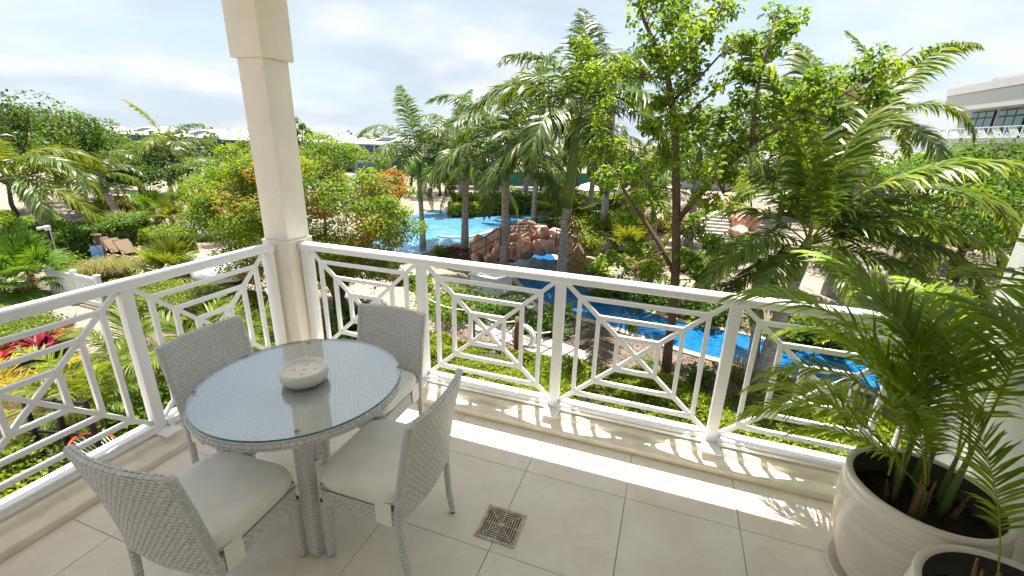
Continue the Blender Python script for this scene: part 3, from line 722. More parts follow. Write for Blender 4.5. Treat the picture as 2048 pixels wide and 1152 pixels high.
# table
TX, TY = 1.185, -1.222
tb = empty('round_table', (TX, TY, 0), label='round grey wicker table with a glass top', cat='table')
def disc(u, v):
    x = (np.asarray(u, float) * 2 - 1) * 0.5; y = (np.asarray(v, float) * 2 - 1) * 0.5
    return np.stack([x, y, np.full_like(x, 0.730)], 1)
V, F = weave(fd(disc), 38, 66, False, 0.0019, 0.11)
cen = V.reshape(-1, 10, 3).mean(1); keep = (cen[:, 0] ** 2 + cen[:, 1] ** 2) < 0.490 ** 2
idx = np.where(keep)[0]; V = V.reshape(-1, 10, 3)[idx].reshape(-1, 3); mm = len(idx); b = (np.arange(mm) * 10)[:, None]
F = np.concatenate([b + np.array((2 * k, 2 * k + 2, 2 * k + 3, 2 * k + 1))[None] for k in range(4)], 0)
top = link('woven_top', mesh_np('woven_top', V, [F], None, True, WICKER_T), None, tb)
MB().lathe([(0.0001, 0.690), (0.492, 0.690), (0.492, 0.7285), (0.0001, 0.7285)], 64).build('top_core', WICKER, top)
def skirt(u, v):
    a = np.asarray(u, float) * 2 * math.pi; v = np.asarray(v, float); th = (v - 0.5) * math.pi * 0.95
    r = 0.482 + 0.018 * np.cos(th); return np.stack([r * np.cos(a), r * np.sin(a), 0.712 + 0.023 * np.sin(th)], 1)
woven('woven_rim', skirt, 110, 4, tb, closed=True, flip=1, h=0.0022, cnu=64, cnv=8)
gl = MB().lathe([(0.0001, 0.7370), (0.4895, 0.7370)], 96).lathe([(0.4895, 0.7450), (0.0001, 0.7450)], 96).build('glass_top', GLASS, tb)
MB().lathe([(0.4897, 0.7368), (0.4920, 0.7385), (0.4920, 0.7438), (0.4897, 0.7452)], 96).build('glass_edge', GLASS_EDGE, gl, True)
for (px, py) in ((594, 866), (388, 788), (797, 737), (618, 689)):
    p = onz(px, py, 0.735); MB().lathe([(0.0001, 0.7462), (0.011, 0.7462), (0.0115, 0.7448)], 16, (p[0] - TX, p[1] - TY, 0)).build('glass_pad', BROWNPAD, gl)
def leg_s(cx, cy):
    def S(u, v):
        u = np.asarray(u, float); v = np.asarray(v, float); a = u * 2 * math.pi; ca, sa = np.cos(a), np.sin(a); f = (np.abs(ca) ** 6 + np.abs(sa) ** 6) ** (-1 / 6)
        r = 0.034 - 0.006 * (1 - v); z = 0.012 + 0.68 * v; k = 1 + 0.06 * (1 - v)
        return np.stack([cx * k + ca * r * f, cy * k + sa * r * f, z], 1)
    return S
for (sx, sy) in ((1, -1), (1, 1), (-1, 1), (-1, -1)):
    o = woven('leg', leg_s(sx * 0.245, sy * 0.275), 8, 62, tb, closed=True, flip=1, h=0.0012, cnu=12, cnv=6)
    MB().lathe([(0, 0), (0.02, 0), (0.021, 0.013), (0, 0.0135)], 12, (sx * 0.26, sy * 0.292, 0)).build('glide', DGREY, o)

# candle bowl
cb = empty('candle_bowl', (1.208, -1.222, 0.7462), label='white ceramic bowl with a five wick candle on the glass table', cat='bowl')
MB().lathe([(0.0001, 0), (0.086, 0), (0.100, 0.006), (0.113, 0.028), (0.1165, 0.048), (0.113, 0.070), (0.110, 0.0765), (0.106, 0.077), (0.103, 0.073), (0.1015, 0.055), (0.0001, 0.05)], 64).build('bowl', CERAMIC, cb, True)
wx = MB().lathe([(0.1025, 0.0580), (0.05, 0.0570), (0.0001, 0.0572)], 48).build('candle', WAX, cb, True)
for k in range(5):
    a = 0.5 + k * 2 * math.pi / 4; r = 0.05 if k < 4 else 0.002
    MB().bar((r * math.cos(a) - 0.009, r * math.sin(a), 0.0578), (r * math.cos(a) + 0.006, r * math.sin(a) + 0.008, 0.0615), 0.0025, 0.0025).build('wick', WICK, wx)

# ------------------------------------------------------------------ pots and their palms
def pot(name, label, c, s, hgt):
    o = empty(name, (c[0], c[1], 0), label=label, cat='pot', group='cream ribbed planters by the side wall')
    prof = [(0.0001, 0.03), (0.175 * s, 0.03), (0.185 * s, 0.035)]
    nz = 56
    for k in range(nz + 1):
        t = k / nz; z = 0.035 + t * (hgt - 0.075); r = s * (0.195 + 0.092 * math.sin(min(1, t / 0.9) * math.pi / 2) ** 0.8 - 0.010 * max(0, (t - 0.80) / 0.20) ** 2)
        prof.append((r + (0.0040 if k % 2 else -0.0030) * (1 if t < 0.93 else 0), z))
    prof += [(0.272 * s, hgt - 0.034), (0.282 * s, hgt - 0.020), (0.283 * s, hgt - 0.008), (0.277 * s, hgt), (0.262 * s, hgt), (0.254 * s, hgt - 0.01)]
    MB().lathe(prof, 72).build('pot_body', POT, o, True)
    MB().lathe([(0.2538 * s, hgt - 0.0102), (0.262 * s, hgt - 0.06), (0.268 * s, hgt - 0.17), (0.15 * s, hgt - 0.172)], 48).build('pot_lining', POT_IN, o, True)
    MB().lathe([(0.0001, 0.004), (0.21 * s, 0.003), (0.245 * s, 0.018), (0.252 * s, 0.036), (0.246 * s, 0.037), (0.235 * s, 0.024), (0.19 * s, 0.012), (0.0001, 0.011)], 56).build('saucer', POT, o, True)
    sm = MB().lathe([(0.262 * s, hgt - 0.135), (0.2 * s, hgt - 0.128), (0.1 * s, hgt - 0.118), (0.0001, hgt - 0.12)], 40).build('soil', SOIL_POT, o, True)
    return o
PB1, PB2 = (4.045, -0.695), (4.075, -1.285)
pot('plant_pot', 'large cream ribbed pot with saucer in front of the railing', PB1, 1.0, 0.56)
pot('plant_pot', 'cream pot at the lower right corner nearest the camera', PB2, 1.0, 0.56)

ARE = [frond_mesh('areca_frond', L=1.15, elev=e, bend=b, npair=42, leaf=0.28, width=0.018, base=0.26, spread=(28, 58), plum=7, droop=d, vee=26, mat=LF_ARECA, seed=40 + i, rach=0.007, tint0=0.35)
       for i, (e, b, d) in enumerate(((72, 82, 0.35), (68, 100, 0.4), (58, 105, 0.4), (48, 92, 0.45), (76, 58, 0.3), (38, 85, 0.5)))]
def potted_palm(name, label, c, z0, stems, seed, extra=0):
    r = np.random.default_rng(seed)
    o = empty(name, (c[0], c[1], z0), label=label, cat='palm', group='potted palms on the balcony')
    for (dx, dy, h, rad, fr) in stems:
        lean = np.array([dx, dy]) * 0.5
        p = [np.array([dx + lean[0] * t * h, dy + lean[1] * t * h, t * h]) for t in np.linspace(0, 1, 5)]
        MB().tube(p, [rad * 0.85 * (1 - 0.55 * t) for t in np.linspace(0, 1, 5)], 9).build('stem', PSHAFT, o, True)
        for (var, az, sc, tl) in fr:
            link('frond', ARE[var], None, o, p[-1] - np.array([0, 0, 0.02]), (math.radians(tl), 0, math.radians(az)), sc)
    for k in range(extra):   # more thin fronds from between the stems
        link('frond', ARE[int(r.integers(0, 5))], None, o, (r.normal(0, 0.05), r.normal(0, 0.05), r.uniform(0.02, 0.2)), (0, 0, math.radians(r.uniform(50, 200))), r.uniform(0.55, 0.85))
    for k in range(9):       # short dry sheaths and cut stalks at the base
        a = r.uniform(0, 6.28); q = r.uniform(0.03, 0.13)
        MB().tube([(q * math.cos(a), q * math.sin(a), 0), (q * 1.2 * math.cos(a), q * 1.2 * math.sin(a), r.uniform(0.1, 0.22))], [0.012, 0.004], 6).build('dry_sheath', FIBRE, o)
    return o
potted_palm('areca_palm', 'potted areca palm arching over the front railing', PB1, 0.44, [
    (-0.05, 0.08, 0.34, 0.022, [(1, 160, 0.94, 0), (0, 125, 0.95, 5), (3, 175, 0.62, 0)]),
    (0.02, 0.11, 0.30, 0.020, [(2, 140, 0.78, 0), (1, 75, 0.85, 0), (4, 150, 0.80, 0)]),
    (-0.09, 0.0, 0.22, 0.018, [(3, 186, 0.66, 0), (5, 150, 0.66, 0), (4, 165, 0.66, 0), (5, 120, 0.6, 0)]),
    (0.07, -0.02, 0.34, 0.022, [(0, 60, 0.92, 0), (1, 100, 0.95, 0)]),
    (0.0, 0.03, 0.28, 0.020, [(4, 140, 0.9, 0), (2, 112, 0.75, 0)]),
    (0.09, 0.06, 0.27, 0.018, [(0, 95, 0.9, 0), (3, 60, 0.7, 0)]),
    (-0.04, -0.08, 0.16, 0.016, [(3, 168, 0.5, 0), (4, 120, 0.55, 0), (2, 90, 0.5, 0)]),
], 3, 3)
potted_palm('areca_palm', 'thick stemmed potted palm at the right edge of the picture', PB2, 0.44, [
    (0.10, -0.08, 0.62, 0.034, [(1, 105, 0.95, 0), (0, 75, 1.0, 0), (4, 130, 0.75, 0), (2, 95, 0.75, 0)]),
    (0.13, 0.10, 0.45, 0.026, [(0, 120, 0.80, 0), (1, 85, 0.9, 0), (4, 140, 0.6, 0)]),
    (-0.02, 0.12, 0.16, 0.016, [(4, 100, 0.55, 0)]),
], 4)

# ------------------------------------------------------------------ garden ground, beds, water
def g(px, py, z=GZ): return onz(px, py, z)[:2]
def gp(lst, z=GZ): return [tuple(onz(a, b, z)[:2]) for a, b in lst]
def smooth_poly(P, it=2):
    P = [np.array(p, float) for p in P]
    for _ in range(it):
        Q = []
        for i in range(len(P)):
            a, b = P[i], P[(i + 1) % len(P)]; Q += [a * 0.75 + b * 0.25, a * 0.25 + b * 0.75]
        P = Q
    return [tuple(p) for p in P]
def area(P): return 0.5 * sum(P[i][0] * P[(i + 1) % len(P)][1] - P[(i + 1) % len(P)][0] * P[i][1] for i in range(len(P)))
def inset(P, d):
    P = [np.array(p, float) for p in P]; s = 1 if area(P) > 0 else -1; Q = []
    for i in range(len(P)):
        a, b, c = P[i - 1], P[i], P[(i + 1) % len(P)]
        n1 = np.array([-(b - a)[1], (b - a)[0]]) / (np.linalg.norm(b - a) + 1e-9); n2 = np.array([-(c - b)[1], (c - b)[0]]) / (np.linalg.norm(c - b) + 1e-9)
        m = n1 + n2; m /= (np.linalg.norm(m) + 1e-9); k = 1 / max(0.5, float(m @ n1)); Q.append(b + m * d * s * k)
    return [tuple(q) for q in Q]
def sheet(name, P, z, mat, kind='structure', label=None, cat=None):
    if area(P) < 0: P = P[::-1]
    return tag(MB().sheet(P, z).build(name, mat), label, cat, kind=kind)

tag(MB().sheet([(-700, -60), (700, -60), (700, 900), (-700, 900)], GZ).build('ground', PAVER), kind='structure')
bed = gp([(893, 605), (930, 572), (1005, 552), (1028, 558), (1085, 605), (1150, 636), (1200, 648), (1344, 697), (1470, 731), (1595, 757), (1680, 768), (1800, 803), (1950, 853)])
bed += [(12.0, 0.2), (-1.0, 0.2), (-2.3, 4.5)]
sheet('flower_bed', bed, GZ + 0.006, MULCH)
sheet('flower_bed_island', smooth_poly(gp([(868, 507), (905, 492), (940, 485), (968, 484), (1005, 492), (1012, 515), (985, 528), (930, 520), (880, 515)]), 1), GZ + 0.008, MULCH)
sheet('flower_bed_right', gp([(1100, 560), (1137, 563), (1206, 595), (1281, 620), (1362, 648), (1483, 668), (1542, 686), (1640, 703), (1800, 742), (1960, 788), (2050, 700), (1900, 640), (1700, 655), (1560, 615), (1420, 585), (1270, 560), (1180, 540), (1165, 500), (1120, 520)]), GZ + 0.010, MULCH)
sheet('flower_bed_left', [(-9.6, -4), (-9.0, 1.0), (-12.6, 4.6), (-12.0, 7.6), (-8.2, 7.2), (-6.0, 7.5), (-2.2, 5.2), (-0.4, 1.0), (-0.4, -4)], GZ + 0.007, MULCH)
sheet('flower_bed_corner', gp([(-120, 600), (0, 560), (110, 560), (150, 600), (90, 616), (0, 636), (-140, 660)]), GZ + 0.007, MULCH)

pool = smooth_poly(gp([(690, 500), (720, 470), (760, 450), (800, 437), (840, 428), (870, 421), (905, 419), (918, 425), (945, 425), (957, 419), (985, 417), (1015, 417), (1036, 423), (1062, 426), (1085, 426), (1100, 434), (1090, 443), (1066, 448), (1040, 450), (1025, 462), (1020, 480), (985, 480), (960, 482), (935, 484), (905, 490), (870, 498), (830, 510), (780, 520), (720, 520)]), 2)
river = smooth_poly(gp([(990, 480), (1028, 464), (1075, 478), (1108, 515), (1137, 560), (1206, 596), (1281, 621), (1362, 649), (1483, 669), (1542, 687), (1640, 704), (1800, 743), (1950, 789), (1950, 851), (1800, 801), (1680, 766), (1595, 754), (1470, 729), (1344, 695), (1200, 646), (1150, 634), (1085, 604), (1030, 560), (1020, 530), (1000, 500)]), 2)
sheet('pool_water', pool, GZ + 0.014, WATER_POOL)
sheet('river_water', river, GZ + 0.020, WATER_RIVER)
def coping(name, P, w, h, closed=True):
    n = len(P); A = inset(P, -w); B = P; m = MB()
    vs = [(a[0], a[1], GZ + h) for a in A] + [(b[0], b[1], GZ + h) for b in B] + [(a[0], a[1], GZ - 0.02) for a in A] + [(b[0], b[1], GZ - 0.02) for b in B]
    fs = []
    for i in range(n):
        j = (i + 1) % n; fs += [(i, j, n + j, n + i), (i, 2 * n + i, 2 * n + j, j), (n + i, n + j, 3 * n + j, 3 * n + i)]
    return tag(m.add(vs, fs).build(name, COPING), kind='structure')
coping('pool_coping', pool, 0.32, 0.05); coping('river_coping', river, 0.26, 0.06)
wl = gp([(1012, 456), (990, 461), (966, 469), (945, 474), (920, 476), (895, 476), (879, 473)])
MBw = MB()
for a, b in zip(wl[:-1], wl[1:]): MBw.bar((a[0], a[1], GZ + 0.04), (b[0], b[1], GZ + 0.04), 0.34, 0.10)
tag(MBw.build('pool_divider_coping', COPING, bevel=0.02), kind='structure')

# ------------------------------------------------------------------ plant builders
def z_at(xy, py):
    zs = np.linspace(GZ, 14, 1800); v = np.stack([np.full_like(zs, xy[0]), np.full_like(zs, xy[1]), zs], 1) - CAM
    ys = RY / 2 - FPX * (v @ _u) / (v @ _fw); return float(zs[np.argmin(abs(ys - py))])

ROYAL_SPEC = ((80, 50), (62, 95), (48, 108), (36, 112), (22, 105), (6, 92), (-12, 66))
def fronds(prefix, mat, leaf=0.88, width=0.058, plum=11, n=74, L=3.5, droop=0.58, seed0=100, tint0=0.3):
    return [frond_mesh(prefix, L=L, elev=e, bend=b, npair=n, leaf=leaf * (0.8 if e > 80 else 1), width=width, base=0.13, spread=(34, 66), plum=plum, droop=droop, vee=14, mat=mat, seed=seed0 + i, rach=0.030, tint0=tint0) for i, (e, b) in enumerate(ROYAL_SPEC)]
ROYAL = fronds('royal_frond', LF_PALM)
ROYAL_B = fronds('big_frond', LF_PALM_B, leaf=0.86, width=0.062, plum=9, n=96, L=3.7, droop=0.50, seed0=160, tint0=0.5)
ROYAL_Y = fronds('yellow_frond', LF_PALM_Y, seed0=130, tint0=0.4)
LF_DEAD = leafmat('dead_brown_leaflet', [(0.0, (0.12, 0.07, 0.03)), (0.6, (0.22, 0.14, 0.06)), (1.0, (0.32, 0.22, 0.10))], 0.2)
DEAD = frond_mesh('dead_frond', L=3.0, elev=-30, bend=58, npair=50, leaf=0.6, width=0.04, base=0.15, plum=18, droop=1.0, vee=0, mat=LF_DEAD, seed=99, rach=0.025)
def palm(label, base, crown_py, rad, nfr, sc, seed, F=ROYAL, shaft=0.9, lean=(0, 0), rings=7, group='tall feather palms round the pool', mix=None, manual=None):
    r = np.random.default_rng(seed); b = g(*base); zc = z_at(b, crown_py); H = zc - GZ
    o = empty('palm_tree', (b[0], b[1], GZ), label=label, cat='palm', group=group)
    hs = shaft; ht = H - hs
    if lean == (0, 0): lean = (r.normal(0, 0.22), r.normal(0, 0.22))
    def P(z): t = z / H; return np.array([lean[0] * t * t, lean[1] * t * t, z])
    zz = np.linspace(-0.1, ht, 9)
    MB().tube([P(z) for z in zz], [rad * (1.35 if k == 0 else 1.15 if k == 1 else 1.0 + 0.08 * math.sin(k)) * (1 - 0.15 * k / 8) for k in range(9)], 12).build('trunk', PTRUNK, o, True)
    sf = MB().tube([P(ht + hs * t) for t in np.linspace(-0.01, 1.05, 6)], [rad * 0.88, rad * 0.98, rad * 0.95, rad * 0.8, rad * 0.6, rad * 0.35], 12).build('crownshaft', PSHAFT, o, True)
    for k in range(rings):
        z = ht - 0.04 - k * 0.12; p = P(z); MB().lathe([(rad * 0.9, -0.014), (rad * 0.94, 0), (rad * 0.9, 0.014)], 14, p).build('leaf_scar', PRING, o, True)
    top = P(H)
    nfr = nfr + 0
    for (iv, az, fs) in (manual or []):
        link('frond', F[iv], None, o, top + np.array([0, 0, -0.04 * iv]), (math.radians(r.uniform(-6, 6)), 0, math.radians(az)), fs)
    if manual: nfr = 0
    for k in range(nfr):
        t = (k + 0.5) / nfr; iv = 0 if k == 0 else min(6, int(1 + t * 5.8)); az = k * 137.5 + r.uniform(-18, 18) + seed * 31
        Fk = F if mix is None or r.random() > mix[1] else mix[0]
        link('frond', Fk[iv], None, o, top + np.array([0, 0, -0.28 * t * sc + 0.05]), (math.radians(r.uniform(-8, 8)), math.radians(r.uniform(-6, 6)), math.radians(az)), sc * r.uniform(0.86, 1.1) * (0.92 if k == 0 else 1))
    for k in range(1 if seed % 2 else 0):
        link('dead_frond', DEAD, None, o, P(ht + 0.1), (0, 0, math.radians(r.uniform(0, 360))), sc * 0.8)
    if nfr or manual:
        link('spear_leaf', F[0], None, o, top, (0, math.radians(-6), math.radians(r.uniform(0, 360))), sc * 0.42)
    return o

palm('royal palm with grey trunk standing in the dark mulch island beside the pool', (930, 497), 318, 0.21, 15, 1.12, 1)
palm('royal palm with slim banded trunk left of the rock bridge', (1008, 534), 288, 0.20, 16, 1.25, 2, shaft=1.6)
palm('tallest royal palm with long green crownshaft in front of the rock bridge', (1121, 572), 228, 0.22, 16, 1.4, 3, shaft=3.6)
palm('big feather palm with huge glossy fronds right of the brown tree', (1520, 776), 478, 0.20, 15, 1.2, 4, F=ROYAL_B, shaft=1.0, lean=(0.35, 0.2), manual=[(2, 14, 1.42), (4, 2, 1.3), (5, -18, 1.15), (0, 40, 1.25), (0, 110, 1.5), (0, 205, 1.25), (1, 188, 1.0), (4, 215, 0.95), (5, 240, 0.8), (2, 108, 1.2), (3, 62, 1.3), (3, 160, 1.1), (1, 350, 1.25), (5, 190, 0.85), (3, 32, 1.4), (1, 80, 1.3), (5, 290, 0.7), (6, 205, 0.7), (3, -8, 1.25), (4, 25, 1.2)])
palm('second slimmer trunk palm beside the big glossy palm', (1497, 768), 560, 0.15, 4, 0.6, 21, shaft=0.6, lean=(-0.3, 0.2), manual=[(4, 230, 0.5), (5, 190, 0.5), (3, 280, 0.45), (4, 120, 0.5), (2, 60, 0.5)])
palm('upright pale green palm behind the big glossy palm', (1655, 590), 240, 0.22, 12, 1.08, 5, F=ROYAL_B, shaft=1.4)
palm('leftmost feather palm with drooping yellow lower fronds', (117, 508), 342, 0.27, 13, 1.25, 6, F=ROYAL_Y, shaft=1.4, lean=(-1.2, -0.5), mix=(ROYAL, 0.5))
palm('feather palm behind the long clipped hedge on the left', (240, 446), 352, 0.27, 11, 1.2, 7, F=ROYAL_Y, shaft=1.1, lean=(-0.9, -0.4), mix=(ROYAL, 0.5))
palm('bright young palm before the white houses left of the pillar', (367, 391), 298, 0.30, 13, 1.55, 8, F=ROYAL_Y, shaft=1.2, mix=(ROYAL, 0.5))
palm('slender palm at the left edge of the palm group behind the orange tree', (846, 492), 300, 0.16, 12, 1.05, 9, shaft=1.6)
palm('palm left behind the pool with thin pale trunk', (922, 421), 262, 0.22, 12, 1.25, 10, shaft=1.1)
palm('palm behind the pool rising from the small planted point', (1050, 419), 215, 0.24, 14, 1.5, 11, shaft=1.2)
palm('palm at the right end of the pool before the hedge', (1068, 446), 262, 0.22, 12, 1.3, 12, shaft=1.2)
palm('palm beside the open pink umbrella', (1178, 434), 285, 0.24, 12, 1.25, 13, shaft=1.1)
palm('short yellowish palm near the picnic tables', (1263, 462), 372, 0.24, 11, 0.85, 14, F=ROYAL_Y, shaft=0.7)
palm('small yellowish palm by the far arm of water', (1306, 500), 412, 0.17, 11, 0.75, 15, F=ROYAL_Y, shaft=0.9)
palm('palm close behind the brown tree trunk on the right', (1376, 492), 300, 0.24, 13, 1.25, 16, shaft=1.1)
palm('palm behind the stone stairs', (1480, 440), 250, 0.24, 13, 1.4, 17, shaft=1.1)
palm('tall palm rising behind the tallest royal palm', (1205, 470), 165, 0.22, 14, 1.4, 18, shaft=1.3)
palm('distant palm between the stairs and the upright pale palm', (1560, 430), 262, 0.24, 12, 1.4, 19, shaft=1.1)

FANS = [fan_mesh('fan_leaf', R=0.62, pet=0.75, elev=e, droop=d, width=0.05, nseg=34, mat=LF_GREEN, seed=60 + i, tint0=0.5) for i, (e, d) in enumerate(((75, 0.2), (50, 0.3), (25, 0.4), (0, 0.45), (-20, 0.5)))]
FANS_S = [fan_mesh('fan_leaf', R=0.62, pet=0.6, elev=e, droop=d, width=0.05, nseg=32, mat=LF_PALM, seed=70 + i, tint0=0.75) for i, (e, d) in enumerate(((75, 0.2), (50, 0.35), (25, 0.5), (0, 0.6), (-20, 0.6)))]
def fan_palm(label, base, h, sc, nl, seed, F=FANS, rad=0.1, mat=FIBRE):
    r = np.random.default_rng(seed); b = g(*base); o = empty('fan_palm', (b[0], b[1], GZ), label=label, cat='palm', group='low fan palms in the garden')
    MB().tube([(0, 0, -0.05), (0.03, 0, h * 0.5), (0, 0.02, h)], [rad * 1.2, rad, rad * 0.9], 10).build('trunk', mat, o, True)
    for k in range(nl):
        t = (k + 0.5) / nl; link('fan_frond', F[min(4, int(t * 5))], None, o, (0, 0, h - 0.05 * t), (0, 0, math.radians(k * 137.5 + seed * 40)), sc * r.uniform(0.85, 1.15))
    return o
fan_palm('green fan palm with shaggy brown trunk behind the white picket fence', (72, 600), 1.0, 1.25, 24, 1, rad=0.16)
fan_palm('silvery fan palm beside the covered daybeds', (345, 566), 0.5, 1.45, 20, 2, FANS_S, 0.12)
fan_palm('bushy silvery fan palm at the pool end right of the tallest trunk', (1128, 452), 0.9, 2.4, 26, 3, FANS_S, 0.14)
fan_palm('low fan palm by the paved walk behind the bridge', (1258, 512), 0.5, 1.7, 20, 4, FANS_S, 0.12)
fan_palm('low green fan palm at the left picture edge', (10, 588), 0.3, 1.1, 14, 5)
fan_palm('young palm growing from the round clipped hedge', (318, 462), 1.2, 1.3, 14, 6, FANS)
fan_palm('second young palm in the round clipped hedge', (352, 470), 0.9, 1.3, 16, 7, FANS_S)

def leaf_blob(C, n, rad, r, flat=0.6):
    d = r.normal(0, 1, (n, 3)); d /= np.linalg.norm(d, axis=1)[:, None]; q = r.uniform(0.35, 1, n) ** 0.5
    p = d * (q * rad)[:, None]; p[:, 2] *= flat
    nn = d * 0.6 + r.normal(0, 0.5, (n, 3)) + np.array([0, 0, 0.8])
    return C + p, nn
def tree(name, label, base, cc, radii, ncl, nl, cl_r, ls, mat, tint, trunk_r, seed, bark=BARK, group=None, hang=0.4, nlimb=7, stems=1, shell=0.5, aspect=0.42):
    """base xy on the ground, crown centre cc, ellipsoid radii; leaf clusters hang on limbs that run out from the trunk"""
    r = np.random.default_rng(seed); base = np.array([base[0], base[1], GZ]); cc = np.array(cc, float); radii = np.array(radii, float)
    o = empty(name, base, label=label, cat='tree', group=group)
    d = r.normal(0, 1, (ncl, 3)); d /= np.linalg.norm(d, axis=1)[:, None]; q = r.uniform(0, 1, ncl) ** (1 / 3); q = shell + (1 - shell) * q
    CL = cc + d * radii * q[:, None]
    lo = CL[:, 2] < cc[2] - 0.75 * radii[2]; CL[lo, 2] += 0.3 * radii[2]
    fork = base + (cc - base) * 0.5 - np.array([0, 0, 0.15 * radii[2]])
    for s in range(stems):
        off = np.array([r.uniform(-0.25, 0.25), r.uniform(-0.25, 0.25), 0]) if stems > 1 else np.zeros(3)
        tip = fork + (np.array([r.uniform(-0.9, 0.9), r.uniform(-0.5, 0.5), 0.2]) if stems > 1 else 0)
        mid = (base + off + tip) / 2 + r.normal(0, 0.12, 3)
        MB().tube([base + off - base, mid - base, tip - base], [trunk_r * 1.25, trunk_r, trunk_r * 0.8], 10).build('trunk', bark, o, True)
    lim = CL[r.permutation(ncl)[:nlimb]]; ends = []
    for c in lim:
        m = (fork + c) / 2 + r.normal(0, 0.12, 3) * radii + np.array([0, 0, 0.08 * radii[2]])
        MB().tube([fork - base, m - base, c - base], [trunk_r * 0.7, trunk_r * 0.42, trunk_r * 0.15], 7).build('limb', bark, o, True); ends += [m, (m + c) / 2, c]
    ends = np.array(ends); tw = MB()
    for c in CL:
        e = ends[np.argmin(((ends - c) ** 2).sum(1))]; tw.tube([e - base, (e + c) / 2 - base + r.normal(0, 0.05, 3), c - base], [trunk_r * 0.18, trunk_r * 0.12, trunk_r * 0.05], 4, False)
    tag(tw.build('twigs', bark, o), kind='stuff')
    LC = []; LN = []; LT = []
    for c in CL:
        k = int(nl * r.uniform(0.6, 1.4)); p, nn = leaf_blob(c, k, cl_r * r.uniform(0.7, 1.3), r); LC.append(p - base); LN.append(nn); LT.append(tint(c, r) + r.normal(0, 0.075, k))
    LC = np.concatenate(LC); LN = np.concatenate(LN); LT = np.clip(np.concatenate(LT), 0, 1)
    link('crown', leaf_mesh('crown', LC, LN, ls, LT, mat, aspect=aspect, seed=seed, hang=hang), None, o)
    return o
T_mid = lambda c, r: 0.45 + r.normal(0, 0.16)
T_or = lambda c, r: r.choice([0.25, 0.42, 0.5, 0.62, 0.8, 0.9], p=[0.22, 0.30, 0.22, 0.16, 0.06, 0.04])
# tree with orange tinged leaves behind the pillar
b1 = g(682, 645); c1 = ony(612, 436, 8.9)
tree('garden_tree', 'dense small leaved tree with orange tinged foliage behind the pillar', b1, c1, (4.0, 2.6, 2.6), 300, 290, 0.50, 0.078, LF_ORANGE, T_or, 0.10, 11, BARK_D, nlimb=14, stems=4, shell=0.25, hang=0.8, aspect=0.36)
tl = 'trees along the far side of the garden'
def ftree(label, base, topy, rx, mat, seed, ncl=70, nl=90, ls=0.16, tint=T_mid, bark=BARK_D, frac=0.62, trunk=0.13, clr=None, shell=0.35):
    b = g(*base); zt = z_at(b, topy); H = zt - GZ; rz = H * frac / 2
    return tree('garden_tree', label, b, (b[0], b[1], zt - rz), (rx, rx * 0.8, rz), ncl, nl, clr or rx * 0.20, ls, mat, tint, trunk, seed, bark, tl, shell=shell)
ftree('tall dark tree at the upper left picture edge', (40, 440), 190, 5.6, LF_DARK, 31, 44, 190, 0.19, clr=1.35, shell=0.55)
ftree('dark tree with sparse top left of the young palm', (150, 420), 222, 4.6, LF_GREEN, 32, 44, 190, 0.19, clr=1.3, shell=0.55)
ftree('broad dull green tree behind the long hedge', (285, 402), 304, 4.6, LF_DARK, 33, 50, 180, 0.19, clr=1.25, shell=0.5)
ftree('round olive tree left of the young palm before the houses', (222, 400), 312, 4.2, LF_GREEN, 34, 70, 90, 0.2)
ftree('feathery light green tree before the white houses beside the pillar', (440, 405), 318, 3.2, LF_BRIGHT, 35, 45, 60, 0.18)
ftree('bushy tree with orange tints left of the pillar', (470, 470), 350, 3.0, LF_ORANGE, 36, 80, 110, 0.12, T_or)
ftree('tree with slim top rising right of the pillar', (612, 430), 238, 1.6, LF_BRIGHT, 38, 26, 60, 0.16, frac=0.4)
ftree('spreading tree with crooked brown trunk at the right', (1905, 560), 300, 6.2, LF_GREEN, 40, 150, 140, 0.16, bark=BARK, trunk=0.2, frac=0.72)
ftree('bright tree behind the right hand palms', (1800, 500), 330, 5.2, LF_BRIGHT, 41, 90, 100, 0.17)
ftree('green tree below the right hand building', (1985, 480), 296, 6.0, LF_BRIGHT, 42, 110, 110, 0.18)
ftree('leafy tree behind the stone stairs', (1440, 420), 300, 4.6, LF_GREEN, 43, 80, 100, 0.17)
ftree('leafy tree far behind the right hand palms', (1640, 440), 318, 6.0, LF_GREEN, 44, 80, 100, 0.2)
ftree('tree hiding the far end of the green fence', (1300, 392), 322, 4.6, LF_GREEN, 45, 70, 90, 0.2)
ftree('green tree behind the palm group', (880, 392), 316, 5.0, LF_GREEN, 46, 80, 90, 0.2)

